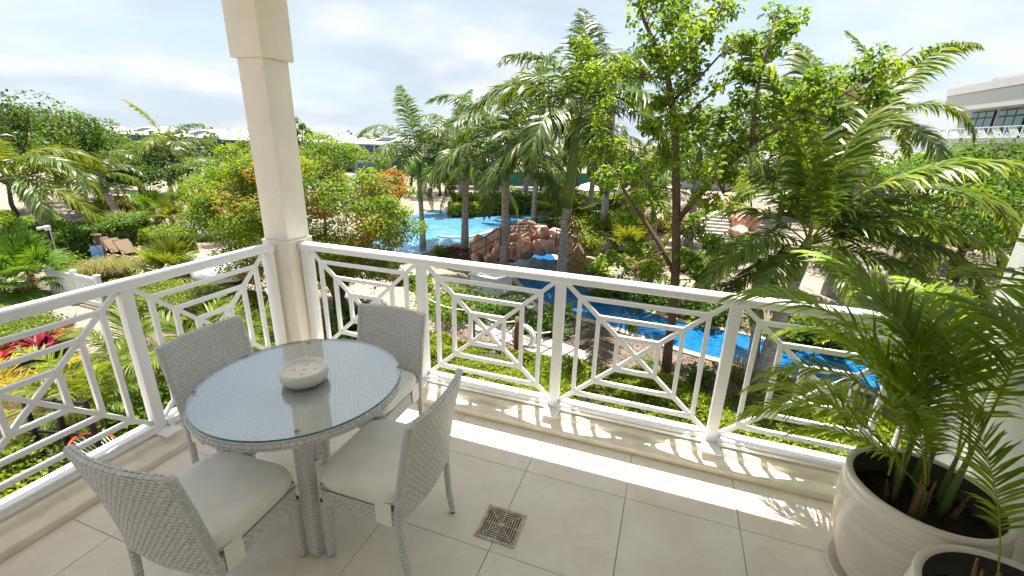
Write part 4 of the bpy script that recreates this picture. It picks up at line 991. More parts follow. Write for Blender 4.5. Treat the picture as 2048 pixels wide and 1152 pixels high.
# slim brown tree in front of the river, its limbs placed one by one
def hero_tree():
    r = np.random.default_rng(77); b = onz(1331, 757); Y = b[1]
    o = empty('garden_tree', b, label='slim brown trunked tree with bright leaf clusters before the blue river', cat='tree')
    def Q(px, py, dy=0.0): return ony(px, py, Y + dy) - b
    LP = []
    def limb(nm, pts, rads):
        q = [Q(*p) for p in pts]
        for a, c in zip(q[:-1], q[1:]):
            for t in (0, 0.25, 0.5, 0.75, 1): LP.append(a * (1 - t) + c * t)
        MB().tube([Q(*p) if len(p) == 2 else Q(p[0], p[1], p[2]) for p in pts], rads, 9).build(nm, BARK, o, True)
    MB().tube([np.array([0, 0, -0.1])] + [Q(*p) for p in ((1336, 700), (1346, 620), (1352, 530), (1353, 430), (1352, 330), (1349, 250), (1338, 170), (1331, 130))], [0.15, 0.118, 0.108, 0.105, 0.10, 0.092, 0.082, 0.07, 0.05], 12).build('trunk', BARK, o, True)
    limb('limb', [(1355, 440), (1385, 405, -0.2), (1440, 345, -0.4), (1505, 288, -0.5), (1590, 240, -0.6), (1690, 185, -0.7)], [0.08, 0.07, 0.058, 0.045, 0.032, 0.012])
    limb('limb', [(1505, 288, -0.5), (1507, 240, -0.5), (1515, 180, -0.4), (1530, 120, -0.4), (1550, 40, -0.4)], [0.05, 0.045, 0.035, 0.025, 0.01])
    limb('limb', [(1347, 545), (1320, 490, 0.3), (1285, 435, 0.5), (1245, 375, 0.6), (1228, 320, 0.7), (1222, 230, 0.7)], [0.065, 0.06, 0.052, 0.042, 0.03, 0.012])
    limb('limb', [(1332, 140), (1310, 90), (1288, 40), (1272, -25)], [0.06, 0.05, 0.04, 0.02])
    limb('limb', [(1334, 140), (1347, 100, 0.3), (1342, 40, 0.4), (1345, -30, 0.5)], [0.05, 0.045, 0.035, 0.02])
    limb('limb', [(1338, 150), (1375, 115, -0.3), (1420, 60, -0.4), (1450, 0, -0.5)], [0.05, 0.04, 0.03, 0.015])
    limb('limb', [(1336, 160), (1290, 147, 0.3), (1230, 142, 0.4), (1165, 120, 0.5)], [0.035, 0.028, 0.022, 0.01])
    limb('limb', [(1345, 200), (1390, 165, -0.4), (1440, 110, -0.5), (1490, 80, -0.6)], [0.035, 0.028, 0.02, 0.01])
    limb('limb', [(1350, 260), (1400, 205, 0.3), (1455, 165, 0.4), (1490, 140, 0.5)], [0.035, 0.028, 0.02, 0.01])
    CLU = [(1285, 15, 34), (1325, 50, 36), (1375, 25, 40), (1312, 92, 26), (1415, 55, 34), (1360, 90, 32), (1440, 15, 30), (1395, 120, 28), (1468, 78, 24), (1488, 92, 18), (1538, 80, 32), (1557, 28, 28), (1530, 108, 26), (1572, 62, 22), (1150, 88, 26), (1165, 128, 28), (1200, 138, 26), (1245, 135, 26), (1283, 140, 18), (1330, 148, 26), (1362, 178, 32), (1342, 228, 26), (1402, 148, 26), (1452, 163, 22), (1490, 143, 18), (1318, 200, 20), (1392, 228, 32), (1440, 236, 28), (1488, 192, 26), (1520, 240, 32), (1560, 200, 28), (1600, 222, 34), (1640, 192, 32), (1690, 160, 30), (1722, 150, 22), (1580, 282, 28), (1540, 292, 34), (1480, 302, 34), (1430, 290, 34), (1380, 290, 34), (1340, 312, 28), (1220, 220, 28), (1215, 278, 34), (1195, 312, 24), (1250, 322, 28), (1290, 332, 28), (1230, 352, 34), (1402, 342, 34), (1300, 392, 24), (1418, 398, 24), (1250, 440, 22), (1400, 452, 26), (1455, 350, 24), (1320, 0, 34), (1400, -15, 34), (1300, -20, 30), (1350, 20, 30), (1420, 480, 22), (1385, 520, 20), (1270, 500, 24), (1300, 540, 24), (1225, 520, 22), (1408, 560, 22), (1260, 650, 10), (1395, 640, 12), (1660, 230, 26), (1620, 160, 24), (1780, 130, 26), (1750, 190, 20), (1370, 245, 24), (1300, 255, 20)]
    for p in ((1353, 430), (1352, 380), (1352, 330), (1349, 250), (1338, 170), (1350, 560), (1346, 620)): LP.append(Q(*p))
    LC = []; LN = []; LT = []; tw = MB()
    for (px, py, rp) in CLU:
        dy = r.uniform(-1.3, 1.3); c = Q(px, py, dy); R = rp * 12.5 / FPX
        for s in range(4):
            cc = c + r.normal(0, 0.42, 3) * R * np.array([1, 1, 0.8]); k = int(44 * r.uniform(0.7, 1.3)); p, nn = leaf_blob(cc, k, R * 0.60, r, 0.85); LC.append(p); LN.append(nn); LT.append(np.clip(0.5 + r.normal(0, 0.18) + r.normal(0, 0.15, k), 0, 1))
            tw.tube([c + r.normal(0, 0.1, 3), cc], [0.012, 0.005], 4, False)
        A = np.array(LP); e = A[np.argmin(((A - c) ** 2).sum(1) + 3.0 * np.maximum(0, A[:, 2] - c[2]))]; mid = e * 0.5 + c * 0.5 + np.array([0, 0, -0.10]) + r.normal(0, 0.06, 3)
        tw.tube([e, mid, c], [0.022, 0.015, 0.008], 5, False)
    tag(tw.build('twigs', BARK, o), kind='stuff')
    LC = np.concatenate(LC)
    link('crown', leaf_mesh('crown', LC, np.concatenate(LN), 0.115, np.concatenate(LT), LF_BRIGHT, aspect=0.34, seed=5, oval=True, hang=1.1, fold=0.2), None, o)
hero_tree()

# ------------------------------------------------------------------ hedges and shrubs
def in_poly(P, X, Y):
    P = np.array(P); n = len(P); ins = np.zeros(len(X), bool); j = n - 1
    for i in range(n):
        a, b = P[i], P[j]; c = ((a[1] > Y) != (b[1] > Y)) & (X < (b[0] - a[0]) * (Y - a[1]) / (b[1] - a[1] + 1e-12) + a[0]); ins ^= c; j = i
    return ins
def edge_dist(P, X, Y):
    P = np.array(P); d = np.full(len(X), 1e9)
    for i in range(len(P)):
        a, b = P[i], P[(i + 1) % len(P)]; ab = b - a; t = np.clip(((X - a[0]) * ab[0] + (Y - a[1]) * ab[1]) / (ab @ ab + 1e-9), 0, 1)
        d = np.minimum(d, np.hypot(X - a[0] - t * ab[0], Y - a[1] - t * ab[1]))
    return d
def hedge(label, P, h, ls, dens, seed, mat=LF_HEDGE, group='clipped hedges of the garden', t0=0.45, name='hedge', wob=0.05, far=True, aspect=0.55):
    r = np.random.default_rng(seed)
    if area(P) < 0: P = P[::-1]
    A = np.array(P); c = A.mean(0); o = empty(name, (c[0], c[1], GZ), label=label, cat='hedge', group=group)
    lo, hi = A.min(0), A.max(0); n = int((hi[0] - lo[0]) * (hi[1] - lo[1]) * dens)
    X = r.uniform(lo[0], hi[0], n); Y = r.uniform(lo[1], hi[1], n); k = in_poly(P, X, Y); X, Y = X[k], Y[k]
    ed = edge_dist(P, X, Y); wv = wob * (np.sin(X * 2.1 + seed) + np.sin(Y * 2.7 + X) + 0.7 * np.sin(X * 5.3 - Y * 4.1))
    Z = h + wv - 0.22 * np.clip(1 - ed / 0.25, 0, 1) ** 2 - np.abs(r.normal(0, 0.07, len(X)))
    pos = [np.stack([X - c[0], Y - c[1], Z], 1)]; nr = [np.stack([r.normal(0, 0.65, len(X)), r.normal(0, 0.65, len(X)), np.ones(len(X))], 1)]
    for i in range(len(P)):
        a, b = A[i], A[(i + 1) % len(P)]; Ln = np.linalg.norm(b - a); m = int(Ln * h * dens * 0.9)
        if m < 1: continue
        t = r.uniform(0, 1, m); z = h * r.uniform(0.03, 0.97, m); nn = np.array([(b - a)[1], -(b - a)[0]]) / (Ln + 1e-9)
        dp = -np.abs(r.normal(0, 0.05, m)) + wob * np.sin((a[0] + t * (b - a)[0]) * 3.1 + z * 5)
        pos.append(np.stack([a[0] + t * (b - a)[0] + nn[0] * dp - c[0], a[1] + t * (b - a)[1] + nn[1] * dp - c[1], z], 1)); nr.append(np.stack([nn[0] + r.normal(0, 0.5, m), nn[1] + r.normal(0, 0.5, m), r.normal(0.45, 0.45, m)], 1))
    pos = np.concatenate(pos); nr = np.concatenate(nr); patch = 0.12 * np.sin(pos[:, 0] * 1.3 + seed) * np.sin(pos[:, 1] * 1.7)
    tn = np.clip(t0 + patch + r.normal(0, 0.22, len(pos)), 0, 1)
    link('foliage', leaf_mesh('foliage', pos, nr, ls, tn, mat, aspect=aspect, seed=seed, fold=0.15), None, o)
    Q = inset(P, 0.16); MB().prism([(q[0] - c[0], q[1] - c[1]) for q in Q], -0.02, h - 0.17).build('dark_hedge_core', HEDGE_CORE, o)  # solid dark core added behind the leaves for the hedge's shaded inside
    return o
def path_poly(pts, w):
    P = [np.array(p) for p in pts]; Lf = []; Rt = []
    for i, p in enumerate(P):
        t = P[min(i + 1, len(P) - 1)] - P[max(i - 1, 0)]; t = t / np.linalg.norm(t); n = np.array([-t[1], t[0]]); Lf.append(p + n * w / 2); Rt.append(p - n * w / 2)
    return [tuple(x) for x in Rt + Lf[::-1]]
HT = GZ + 0.95
hp = gp([(862, 656), (905, 668), (947, 680), (1034, 699), (1103, 710), (1205, 726), (1342, 748), (1420, 776), (1581, 802), (1760, 830)], HT)
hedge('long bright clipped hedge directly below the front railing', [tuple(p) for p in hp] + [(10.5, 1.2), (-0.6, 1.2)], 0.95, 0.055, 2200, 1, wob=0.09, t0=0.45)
# left garden
def px_hedge(label, lst, h, seed, ls=0.08, dens=330, mat=LF_HEDGE, t0=0.4, sm=1, name='hedge', wob=0.05): return hedge(label, smooth_poly(gp(lst, GZ + h), sm), h, ls, dens, seed, mat, t0=t0, name=name, wob=wob)
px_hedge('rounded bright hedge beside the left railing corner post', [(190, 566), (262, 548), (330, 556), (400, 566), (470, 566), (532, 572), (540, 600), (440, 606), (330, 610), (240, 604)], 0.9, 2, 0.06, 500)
px_hedge('clipped hedge below the left railing with a rounded end', [(-90, 640), (0, 622), (70, 616), (120, 622), (142, 640), (120, 660), (40, 668), (-90, 690)], 0.9, 3, 0.06, 450, t0=0.3)
px_hedge('small hedge corner at the left picture edge under the rail', [(-100, 590), (0, 602), (46, 616), (20, 632), (-100, 650)], 0.6, 4, 0.06, 400)
hedge('long dark clipped hedge behind the loungers', path_poly(gp([(-30, 470), (60, 462), (140, 452), (200, 440), (262, 428), (292, 426)], GZ + 1.5), 2.2), 1.5, 0.12, 130, 5, LF_GREEN, t0=0.5)
px_hedge('rounded hedge mound at the left behind the long hedge', [(22, 436), (50, 427), (95, 424), (130, 432), (120, 446), (40, 450)], 1.4, 6, 0.12, 130, LF_GREEN, 0.6)
px_hedge('curved clipped hedge ringing the two young palms', [(272, 458), (300, 450), (350, 447), (384, 452), (388, 466), (350, 470), (312, 470), (280, 464)], 1.15, 7, 0.10, 220, LF_HEDGE, 0.3)
px_hedge('low green shrub mass at the far left court', [(-60, 420), (10, 416), (30, 426), (0, 440), (-60, 446)], 1.0, 8, 0.13, 100, LF_BRIGHT, 0.5)
px_hedge('far clipped hedge in front of the green fence', [(905, 392), (960, 390), (1060, 391), (1160, 392), (1290, 396), (1290, 388), (1060, 383), (905, 385)], 1.6, 10, 0.2, 60, LF_HEDGE, 0.3)
px_hedge('low stepped hedge at the far pool edge', [(896, 401), (930, 399), (1000, 400), (1006, 404), (940, 407), (896, 408)], 1.1, 11, 0.18, 70, LF_HEDGE, 0.4)
px_hedge('hedge behind the paved court at the far left', [(150, 405), (250, 398), (300, 396), (300, 402), (200, 410)], 1.2, 12, 0.16, 80, LF_HEDGE, 0.5)

def shrub(label, base, rx, h, seed, mat=LF_GREEN, n=900, ls=0.10, tint=0.45, ry=None, asp=0.42, group='loose shrubs between the paths', name='shrub', hang=0.1):
    r = np.random.default_rng(seed); b = g(*base); ry = ry or rx; o = empty(name, (b[0], b[1], GZ), label=label, cat='shrub', group=group)
    m = MB(); LC = []; LN = []; LT = []
    ns = max(7, int(rx * 14))
    for k in range(ns):
        a = r.uniform(0, 6.28); q = r.uniform(0, 1) ** 0.6; tip = np.array([rx * q * math.cos(a), ry * q * math.sin(a), h * r.uniform(0.45, 1.0) * (1 - 0.35 * q * q)])
        root = tip * np.array([0.35, 0.35, 0]); m.tube([root, (root + tip) / 2 + np.array([0, 0, 0.1 * h]), tip], [0.018, 0.012, 0.005], 4, False)
        kk = max(4, n // ns); t = r.uniform(0.25, 1.05, kk); p = root + (tip - root) * t[:, None] + r.normal(0, 0.13 * min(1.5, rx + 0.3), (kk, 3)); p[:, 2] = np.clip(p[:, 2], 0.05, None)
        LC.append(p); nn = r.normal(0, 0.55, (kk, 3)) + np.array([0, 0, 0.9]); LN.append(nn); LT.append(np.clip(tint + r.normal(0, 0.1) + r.normal(0, 0.15, kk), 0, 1))
    m.build('stems', BARK_D, o)
    link('foliage', leaf_mesh('foliage', np.concatenate(LC), np.concatenate(LN), ls, np.concatenate(LT), mat, aspect=asp, seed=seed, hang=hang), None, o)
    return o
sh = [
 ('fine leaved green shrub left of the stepping stones', (915, 640), 1.0, 1.0, LF_BRIGHT, 1600, 0.09, .4),
 ('low leafy shrub beside the deck before the white louvred box', (838, 575), 0.8, 0.6, LF_BRIGHT, 900, 0.13, .5),
 ('spreading green shrub before the white louvred box', (905, 612), 1.5, 0.45, LF_BRIGHT, 2600, 0.11, .45),
 ('feathery shrub beyond the wooden rope posts', (965, 634), 1.4, 0.5, LF_GREEN, 2600, 0.09, .55),
 ('feathery dark shrub between the post and the path light', (1030, 645), 1.2, 0.85, LF_GREEN, 2200, 0.09, .5),
 ('dense shrub at the river bank before the middle post', (1085, 668), 0.9, 0.75, LF_GREEN, 2000, 0.09, .45),
 ('small grassy shrub beside the brown tree base', (1290, 752), 0.5, 0.5, LF_GREEN, 500, 0.10, .5),
 ('small weedy shrub right of the brown tree base', (1390, 770), 0.45, 0.55, LF_GREEN, 450, 0.10, .5),
 ('leafy shrub on the far river bank behind the middle post', (1225, 590), 1.1, 0.8, LF_BRIGHT, 1600, 0.12, .45),
 ('leafy shrub on the far bank below the brown tree fork', (1310, 615), 1.4, 1.0, LF_GREEN, 2200, 0.12, .5),
 ('dark shrub on the far bank right of the brown tree', (1420, 640), 1.4, 1.2, LF_GREEN, 2200, 0.13, .4),
 ('round leaved dark shrub by the river behind the big palm', (1620, 690), 1.5, 0.8, LF_DARK, 1700, 0.17, .6),
 ('dark leafy shrub by the river at the right', (1760, 715), 1.5, 0.9, LF_DARK, 1700, 0.16, .6),
 ('bright shrub under the crooked tree', (1880, 640), 1.9, 1.3, LF_BRIGHT, 2400, 0.14, .5),
 ('green shrub at the right wall beyond the railing', (1960, 660), 1.6, 1.4, LF_GREEN, 2000, 0.14, .5),
 ('variegated shrub row behind the bridge with reddish leaves', (1200, 468), 2.0, 1.5, LF_ORANGE, 3000, 0.16, .5),
 ('variegated bush beside the beach ball', (1240, 472), 1.6, 1.4, LF_ORANGE, 2400, 0.16, .52),
 ('yellowish shrub growing on the right of the rock bridge', (1172, 512), 0.9, 1.5, LF_ORANGE, 1400, 0.13, .58),
 ('small plant on the left face of the rock bridge', (984, 520), 0.45, 1.3, LF_ORANGE, 600, 0.11, .6),
 ('bright bush beyond the pool left of the far hedge', (1005, 404), 1.6, 1.8, LF_BRIGHT, 1500, 0.2, .5),
 ('low plants at the foot of the far pool palm', (1050, 422), 1.3, 0.6, LF_BRIGHT, 900, 0.18, .5),
 ('low plants at the foot of the pale palm trunk by the pool', (930, 424), 1.3, 0.7, LF_BRIGHT, 900, 0.18, .5),
 ('small sprout in the dark mulch island', (882, 510), 0.5, 0.5, LF_BRIGHT, 220, 0.14, .6),
 ('tan and green bush beyond the arm of water', (1330, 462), 1.7, 1.0, LF_GRASS, 1700, 0.2, .5),
 ('dry tan shrub behind the brown tree fork', (1290, 548), 1.1, 1.2, LF_GRASS, 1300, 0.14, .6),
 ('green shrub below the stone stairs', (1395, 545), 1.3, 1.2, LF_BRIGHT, 1700, 0.14, .5),
 ('leafy shrub between the stairs and the big palm', (1470, 520), 1.6, 1.5, LF_GREEN, 2000, 0.15, .5),
 ('dark bush beside the black camera pole', (150, 552), 0.9, 0.9, LF_GREEN, 1800, 0.12, .5),
 ('bush at the foot of the orange tinged tree', (720, 660), 1.2, 0.9, LF_GREEN, 1600, 0.10, .4),
 ('low shrub below the pillar on the right', (660, 700), 1.5, 1.1, LF_GREEN, 2200, 0.10, .4),
 ('leafy ground shrub under the left railing', (330, 870), 1.3, 0.9, LF_BRIGHT, 2400, 0.09, .45),
 ('leafy shrub below the left railing bottom near the glass screen', (40, 985), 1.0, 0.9, LF_HEDGE, 2200, 0.08, .4),
 ('leafy shrub below the chair at the left railing', (300, 830), 1.0, 0.8, LF_BRIGHT, 1900, 0.09, .45),
 ('shrub behind the picnic tables', (1215, 420), 1.5, 1.3, LF_GREEN, 1200, 0.18, .5),
 ('green bush left of the white box in the distance', (1190, 448), 1.3, 1.2, LF_GREEN, 1300, 0.17, .5),
 ('green bush right of the white box in the distance', (1245, 452), 1.7, 1.3, LF_BRIGHT, 1500, 0.17, .45),
]
for i, (lab, b, rx, h, mt, n, ls, tn) in enumerate(sh): shrub(lab, b, rx, h, 200 + i, mt, n, ls, tn)

def tussock(label, base, h, n, seed, rx=0.9, mat=LF_GRASS):
    r = np.random.default_rng(seed); b = g(*base); V = []; F = []; T = []
    for i in range(n):
        a = r.uniform(0, 6.28); q = r.uniform(0, 0.3); root = np.array([q * math.cos(a), q * math.sin(a), 0]); ln = h * r.uniform(0.7, 1.2); out_ = rx * r.uniform(0.3, 1.1); d = np.array([math.cos(a), math.sin(a), 0]); w = np.array([-math.sin(a), math.cos(a), 0]) * 0.010
        pts = [root, root + d * out_ * 0.25 + np.array([0, 0, ln * 0.6]), root + d * out_ * 0.7 + np.array([0, 0, ln * 0.85]), root + d * out_ + np.array([0, 0, ln * 0.6])]; k = len(V)
        for j, p in enumerate(pts): V += [p - w * (1 - j * 0.3), p + w * (1 - j * 0.3)]
        for j in range(3): F.append((k + 2 * j, k + 2 * j + 1, k + 2 * j + 3, k + 2 * j + 2)); T.append(0)
        t = np.clip(r.normal(0.55, 0.25), 0, 1); T[-3:] = [t] * 3
    o = link('grass_tussock', mesh_np('grass_tussock', np.array(V), [np.array(F)], T, False, mat)); o.location = (b[0], b[1], GZ)
    return tag(o, label, 'grass', 'ornamental grass tussocks')
tussock('tan ornamental grass tussock in front of the loungers', (228, 556), 0.9, 520, 1, 1.1)
tussock('tan grass tussock right of the blue towel', (262, 552), 0.8, 420, 2, 0.9)
tussock('tan grass tussock left of the blue towel', (190, 560), 0.8, 420, 3, 1.0)
tussock('olive grass tussock at the foot of the palm by the long hedge', (252, 462), 1.3, 420, 4, 1.4)
tussock('grass tussock at the foot of the big glossy palm', (1478, 762), 0.55, 260, 5, 0.5)
tussock('grass tussock right of the two palm trunks by the river', (1550, 778), 0.5, 260, 6, 0.5)

# feather palms growing below the left railing, gold and green; crimson plants between them
ARE_BIG = [frond_mesh('areca_frond', L=1.15, elev=e, bend=b, npair=40, leaf=0.34, width=0.019, base=0.25, spread=(30, 60), plum=8, droop=d, vee=22, mat=LF_ARECA_G, seed=340 + i, rach=0.008, tint0=0.5) for i, (e, b, d) in enumerate(((82, 60, 0.35), (72, 90, 0.45), (58, 90, 0.45), (40, 80, 0.5)))]
GOLD = [frond_mesh('golden_frond', L=1.15, elev=e, bend=b, npair=40, leaf=0.34, width=0.019, base=0.22, spread=(30, 60), plum=10, droop=d, vee=18, mat=LF_YELLOW, seed=360 + i, rach=0.008, tint0=0.45) for i, (e, b, d) in enumerate(((80, 70, 0.35), (66, 95, 0.45), (50, 95, 0.45), (30, 80, 0.5)))]
def clump(label, base, zc, sc, n, seed, F, group):
    r = np.random.default_rng(seed); b = g(*base); o = empty('clump_palm', (b[0], b[1], GZ), label=label, cat='palm', group=group)
    for k in range(4):
        a = r.uniform(0, 6.28); MB().tube([(0.12 * math.cos(a), 0.12 * math.sin(a), -0.05), (0.2 * math.cos(a), 0.2 * math.sin(a), zc)], [0.045, 0.03], 8).build('stem', PSHAFT, o, True)
    for k in range(n):
        t = (k + 0.5) / n; link('frond', F[min(3, int(t * 4))], None, o, (0.1 * r.normal(), 0.1 * r.normal(), zc * r.uniform(0.7, 1.05)), (math.radians(r.uniform(-10, 10)), 0, math.radians(k * 137.5 + seed * 50)), sc * r.uniform(0.8, 1.12))
    return o
gl_ = 'feather palms below the left railing'
clump('green clump palm below the left railing behind the chair', (420, 800), 0.8, 1.55, 17, 1, ARE_BIG, gl_)
clump('green clump palm seen through the left railing panel', (262, 775), 0.5, 1.5, 17, 2, ARE_BIG, gl_)
clump('green clump palm beside the pillar foot', (520, 740), 0.7, 1.35, 15, 3, ARE_BIG, gl_)
clump('green clump palm low under the railing post', (215, 850), 0.4, 1.5, 14, 4, ARE_BIG, gl_)
clump('golden yellow palm seen through the left railing', (75, 850), 0.35, 1.35, 16, 5, GOLD, gl_)
clump('second golden palm at the left picture edge', (-20, 858), 0.3, 1.25, 13, 6, GOLD, gl_)
def rosette(label, base, h, n, L, w, mat, seed, z0=0.3, group='crimson leaved plants', tint=0.6, name='cordyline'):
    r = np.random.default_rng(seed); b = g(*base); o = empty(name, (b[0], b[1], GZ), label=label, cat='plant', group=group)
    for s in range(4):
        sx, sy = r.normal(0, 0.28, 2); hh = h * r.uniform(0.6, 1.0); st = MB().tube([(sx, sy, 0), (sx * 1.1, sy * 1.1, hh)], [0.02, 0.015], 6).build('stem', BARK_D, o, True)
        V = []; F = []; T = []
        for i in range(n):
            a = i * 2.4 + s; e = r.uniform(0.15, 1.25); d = np.array([math.cos(a) * math.cos(e), math.sin(a) * math.cos(e), math.sin(e)]); wv = np.array([-math.sin(a), math.cos(a), 0]); p = np.array([sx * 1.1, sy * 1.1, hh - 0.1 * r.random()]); k = len(V); LL = L * r.uniform(0.7, 1.15)
            for j, q in enumerate((0.3, 0.9, 1.0, 0.6, 0.03)):
                V += [p - wv * w * q / 2 + np.array([0, 0, 0.015]), p, p + wv * w * q / 2 + np.array([0, 0, 0.015])]; d = d + np.array([0, 0, -0.16]); d /= np.linalg.norm(d); p = p + d * LL / 4
            t = np.clip(r.normal(tint, 0.25), 0, 1)
            for j in range(4): F += [(k + 3 * j, k + 3 * j + 1, k + 3 * j + 4, k + 3 * j + 3), (k + 3 * j + 1, k + 3 * j + 2, k + 3 * j + 5, k + 3 * j + 4)]; T += [t, t]
        link('leaf_rosette', mesh_np('leaf_rosette', np.array(V), [np.array(F)], T, True, mat), None, o)
    return o
rosette('crimson leaved plant seen through the left railing', (72, 735), 0.75, 20, 0.62, 0.11, LF_RED, 1)
rosette('second crimson leaved plant nearer the palms', (160, 722), 0.85, 20, 0.60, 0.11, LF_RED, 2)
rosette('big yellow green leaved plant right of the bridge', (1175, 556), 0.7, 9, 0.75, 0.34, LF_BRIGHT, 3, group='broad leaved plants by the river', tint=0.85, name='broad_leaf_plant')
rosette('small broad leaved plant on the near river bank', (1137, 640), 0.35, 6, 0.5, 0.22, LF_BRIGHT, 4, group='broad leaved plants by the river', tint=0.85, name='broad_leaf_plant')
rosette('broad leaved dark plant left of the broad yellow one', (1200, 548), 0.7, 10, 0.7, 0.26, LF_GREEN, 5, group='broad leaved plants by the river', tint=0.5, name='broad_leaf_plant')

# leaf litter and wood chips on the open soil
r = np.random.default_rng(91); n = 14000
X = r.uniform(-2.5, 11, n); Y = r.uniform(5, 15, n); k = in_poly(bed, X, Y); X, Y = X[k], Y[k]
nn = np.stack([r.normal(0, 0.35, len(X)), r.normal(0, 0.35, len(X)), np.ones(len(X))], 1)
LF_LITTER = leafmat('dry_leaf_litter', [(0.0, (0.05, 0.03, 0.02)), (0.5, (0.17, 0.11, 0.07)), (1.0, (0.36, 0.27, 0.18))], 0.1)
tag(link('leaf_litter', leaf_mesh('leaf_litter', np.stack([X, Y, np.full(len(X), GZ + 0.016)], 1), nn, 0.075, np.clip(r.normal(0.5, 0.28, len(X)), 0, 1), LF_LITTER, aspect=0.3, seed=92)), 'dry leaves and wood chips on the soil beside the river', 'leaf litter', kind='stuff')
r = np.random.default_rng(93); isl = gp([(868, 507), (905, 492), (940, 485), (968, 484), (1005, 492), (1012, 515), (985, 528), (930, 520), (880, 515)]); A_i = np.array(isl); n = 9000
X = r.uniform(A_i[:, 0].min(), A_i[:, 0].max(), n); Y = r.uniform(A_i[:, 1].min(), A_i[:, 1].max(), n); k = in_poly(isl, X, Y); X, Y = X[k], Y[k]
nn = np.stack([r.normal(0, 0.35, len(X)), r.normal(0, 0.35, len(X)), np.ones(len(X))], 1)
tag(link('bark_chips', leaf_mesh('bark_chips', np.stack([X, Y, np.full(len(X), GZ + 0.018)], 1), nn, 0.09, np.clip(r.normal(0.22, 0.2, len(X)), 0, 1), LF_LITTER, aspect=0.3, seed=94)), 'dark bark chips covering the planted island by the pool', 'bark chips', kind='stuff')

# ------------------------------------------------------------------ rock bridge and its handrails
def rock_mesh(seed, sub=4, flat=(1, 1, 1)):
    import bmesh
    r = np.random.default_rng(seed); bm = bmesh.new(); bmesh.ops.create_icosphere(bm, subdivisions=sub, radius=1.0)
    dirs = r.normal(0, 1, (13, 3)); dirs /= np.linalg.norm(dirs, axis=1)[:, None]; cut = r.uniform(0.52, 0.76, 13)
    for v in bm.verts:
        p = np.array(v.co)
        for d, c in zip(dirs, cut):
            k = p @ d
            if k > c: p = p - d * (k - c) * 0.96
        p = p * (1 + 0.04 * math.sin(p[0] * 5 + seed) * math.sin(p[1] * 6) + 0.03 * math.sin(p[2] * 9 + seed))
        v.co = p * np.array(flat)
    me = bpy.data.meshes.new('boulder'); bm.to_mesh(me); bm.free(); me.polygons.foreach_set('use_smooth', [True] * len(me.polygons)); me.materials.append(ROCK); return me
ROCKS = [rock_mesh(s) for s in range(6)]
def rock(parent, px, py, rp, Y, seed, sq=(1.28, 0.95, 0.92), off=None):
    p = ony(px, py, Y); d = np.linalg.norm(p - CAM); R = rp * d / FPX * 1.06; r = np.random.default_rng(seed)
    return link('boulder', ROCKS[seed % 6], None, parent, p - np.array(parent.location), (r.uniform(-0.3, 0.3), r.uniform(-0.3, 0.3), r.uniform(0, 6.28)), tuple(R * np.array(sq) * r.uniform(0.92, 1.1, 3)))
bc = g(1060, 532); rb = empty('rock_bridge', (bc[0], bc[1], GZ), label='bridge of pink orange boulders over the blue channel', cat='bridge')
BL = [(953, 517, 15), (963, 489, 22), (990, 478, 24), (981, 514, 18), (1018, 482, 22), (1022, 512, 19), (1052, 497, 23), (1050, 474, 20), (1086, 468, 21), (1080, 492, 19), (1106, 480, 20), (1100, 497, 17), (1130, 482, 21), (1146, 499, 25), (1154, 530, 20), (1168, 542, 18), (1003, 530, 15), (1178, 528, 15), (1138, 522, 16), (998, 500, 17), (1122, 500, 15)]
for i, (x, y, rp) in enumerate(BL): rock(rb, x, y, rp, 18.0 + (0.5 if y < 485 else -0.2), i)
for i, (x, y, rp) in enumerate([(1054, 456, 22), (1084, 459, 16), (1025, 462, 16), (1108, 467, 16), (1130, 474, 15), (996, 470, 15)]): rock(rb, x, y, rp, 19.6, 30 + i)
rk = MB()
a, b = ony(1000, 488, 18.8) - np.array(rb.location), ony(1140, 492, 18.8) - np.array(rb.location)
rk.bar(a, b, 1.8, 0.5); rk.build('bridge_deck', ROCK, rb, bevel=0.1)
def handrail(label, pts, Y, h, nm='handrail'):
    P = [ony(x, y, Y) for x, y in pts]; b = np.array([P[0][0], P[0][1], P[0][2] - h]); o = empty(nm, b, label=label, cat='handrail', group='dark metal handrails')
    MB().tube([p - b for p in P], 0.034, 8).build('rail', DGREY, o, True)
    MB().tube([p - b - np.array([0, 0, h * 0.5]) for p in P], 0.024, 8).build('mid_rail', DGREY, o, True)
    for p in P: MB().tube([p - b - np.array([0, 0, h]), p - b], 0.028, 8).build('post', DGREY, o, True)
    return o
handrail('dark handrail rising over the left end of the rock bridge', [(941, 489), (972, 472), (1002, 455)], 16.9, 0.9)
handrail('dark handrail along the top of the rock bridge', [(1018, 449), (1058, 448), (1097, 449)], 18.6, 0.8)
handrail('dark handrail down the right end of the rock bridge', [(1113, 459), (1135, 468), (1172, 494)], 17.3, 0.8)

# ------------------------------------------------------------------ stairs in pink rock
sb = g(1425, 478); stz = empty('stone_stairs', (sb[0], sb[1], GZ), label='pale stone stairs climbing between pink boulders', cat='stairs')
for k in range(9): MB().box((-1.1, 0.42 * k, 0.165 * k), (1.1, 0.42 * k + 0.5, 0.165 * (k + 1))).build('step', CONC, stz, bevel=0.02)
for i, (x, y, z, s) in enumerate(((-1.5, 0.2, 0.5, 0.6), (-1.5, 1.2, 0.9, 0.75), (1.6, 0.6, 0.5, 0.7), (1.7, 1.5, 0.9, 0.8), (1.6, 2.5, 1.2, 0.9), (1.9, 3.2, 1.6, 0.8), (-1.6, 2.4, 1.3, 0.8), (-0.5, 4.3, 1.6, 0.9), (0.6, 4.4, 1.8, 0.8), (2.6, 3.4, 1.0, 0.9))):
    link('boulder', ROCKS[i % 6], None, stz, (x, y, z), (0.2 * i, 0.1, i), s)
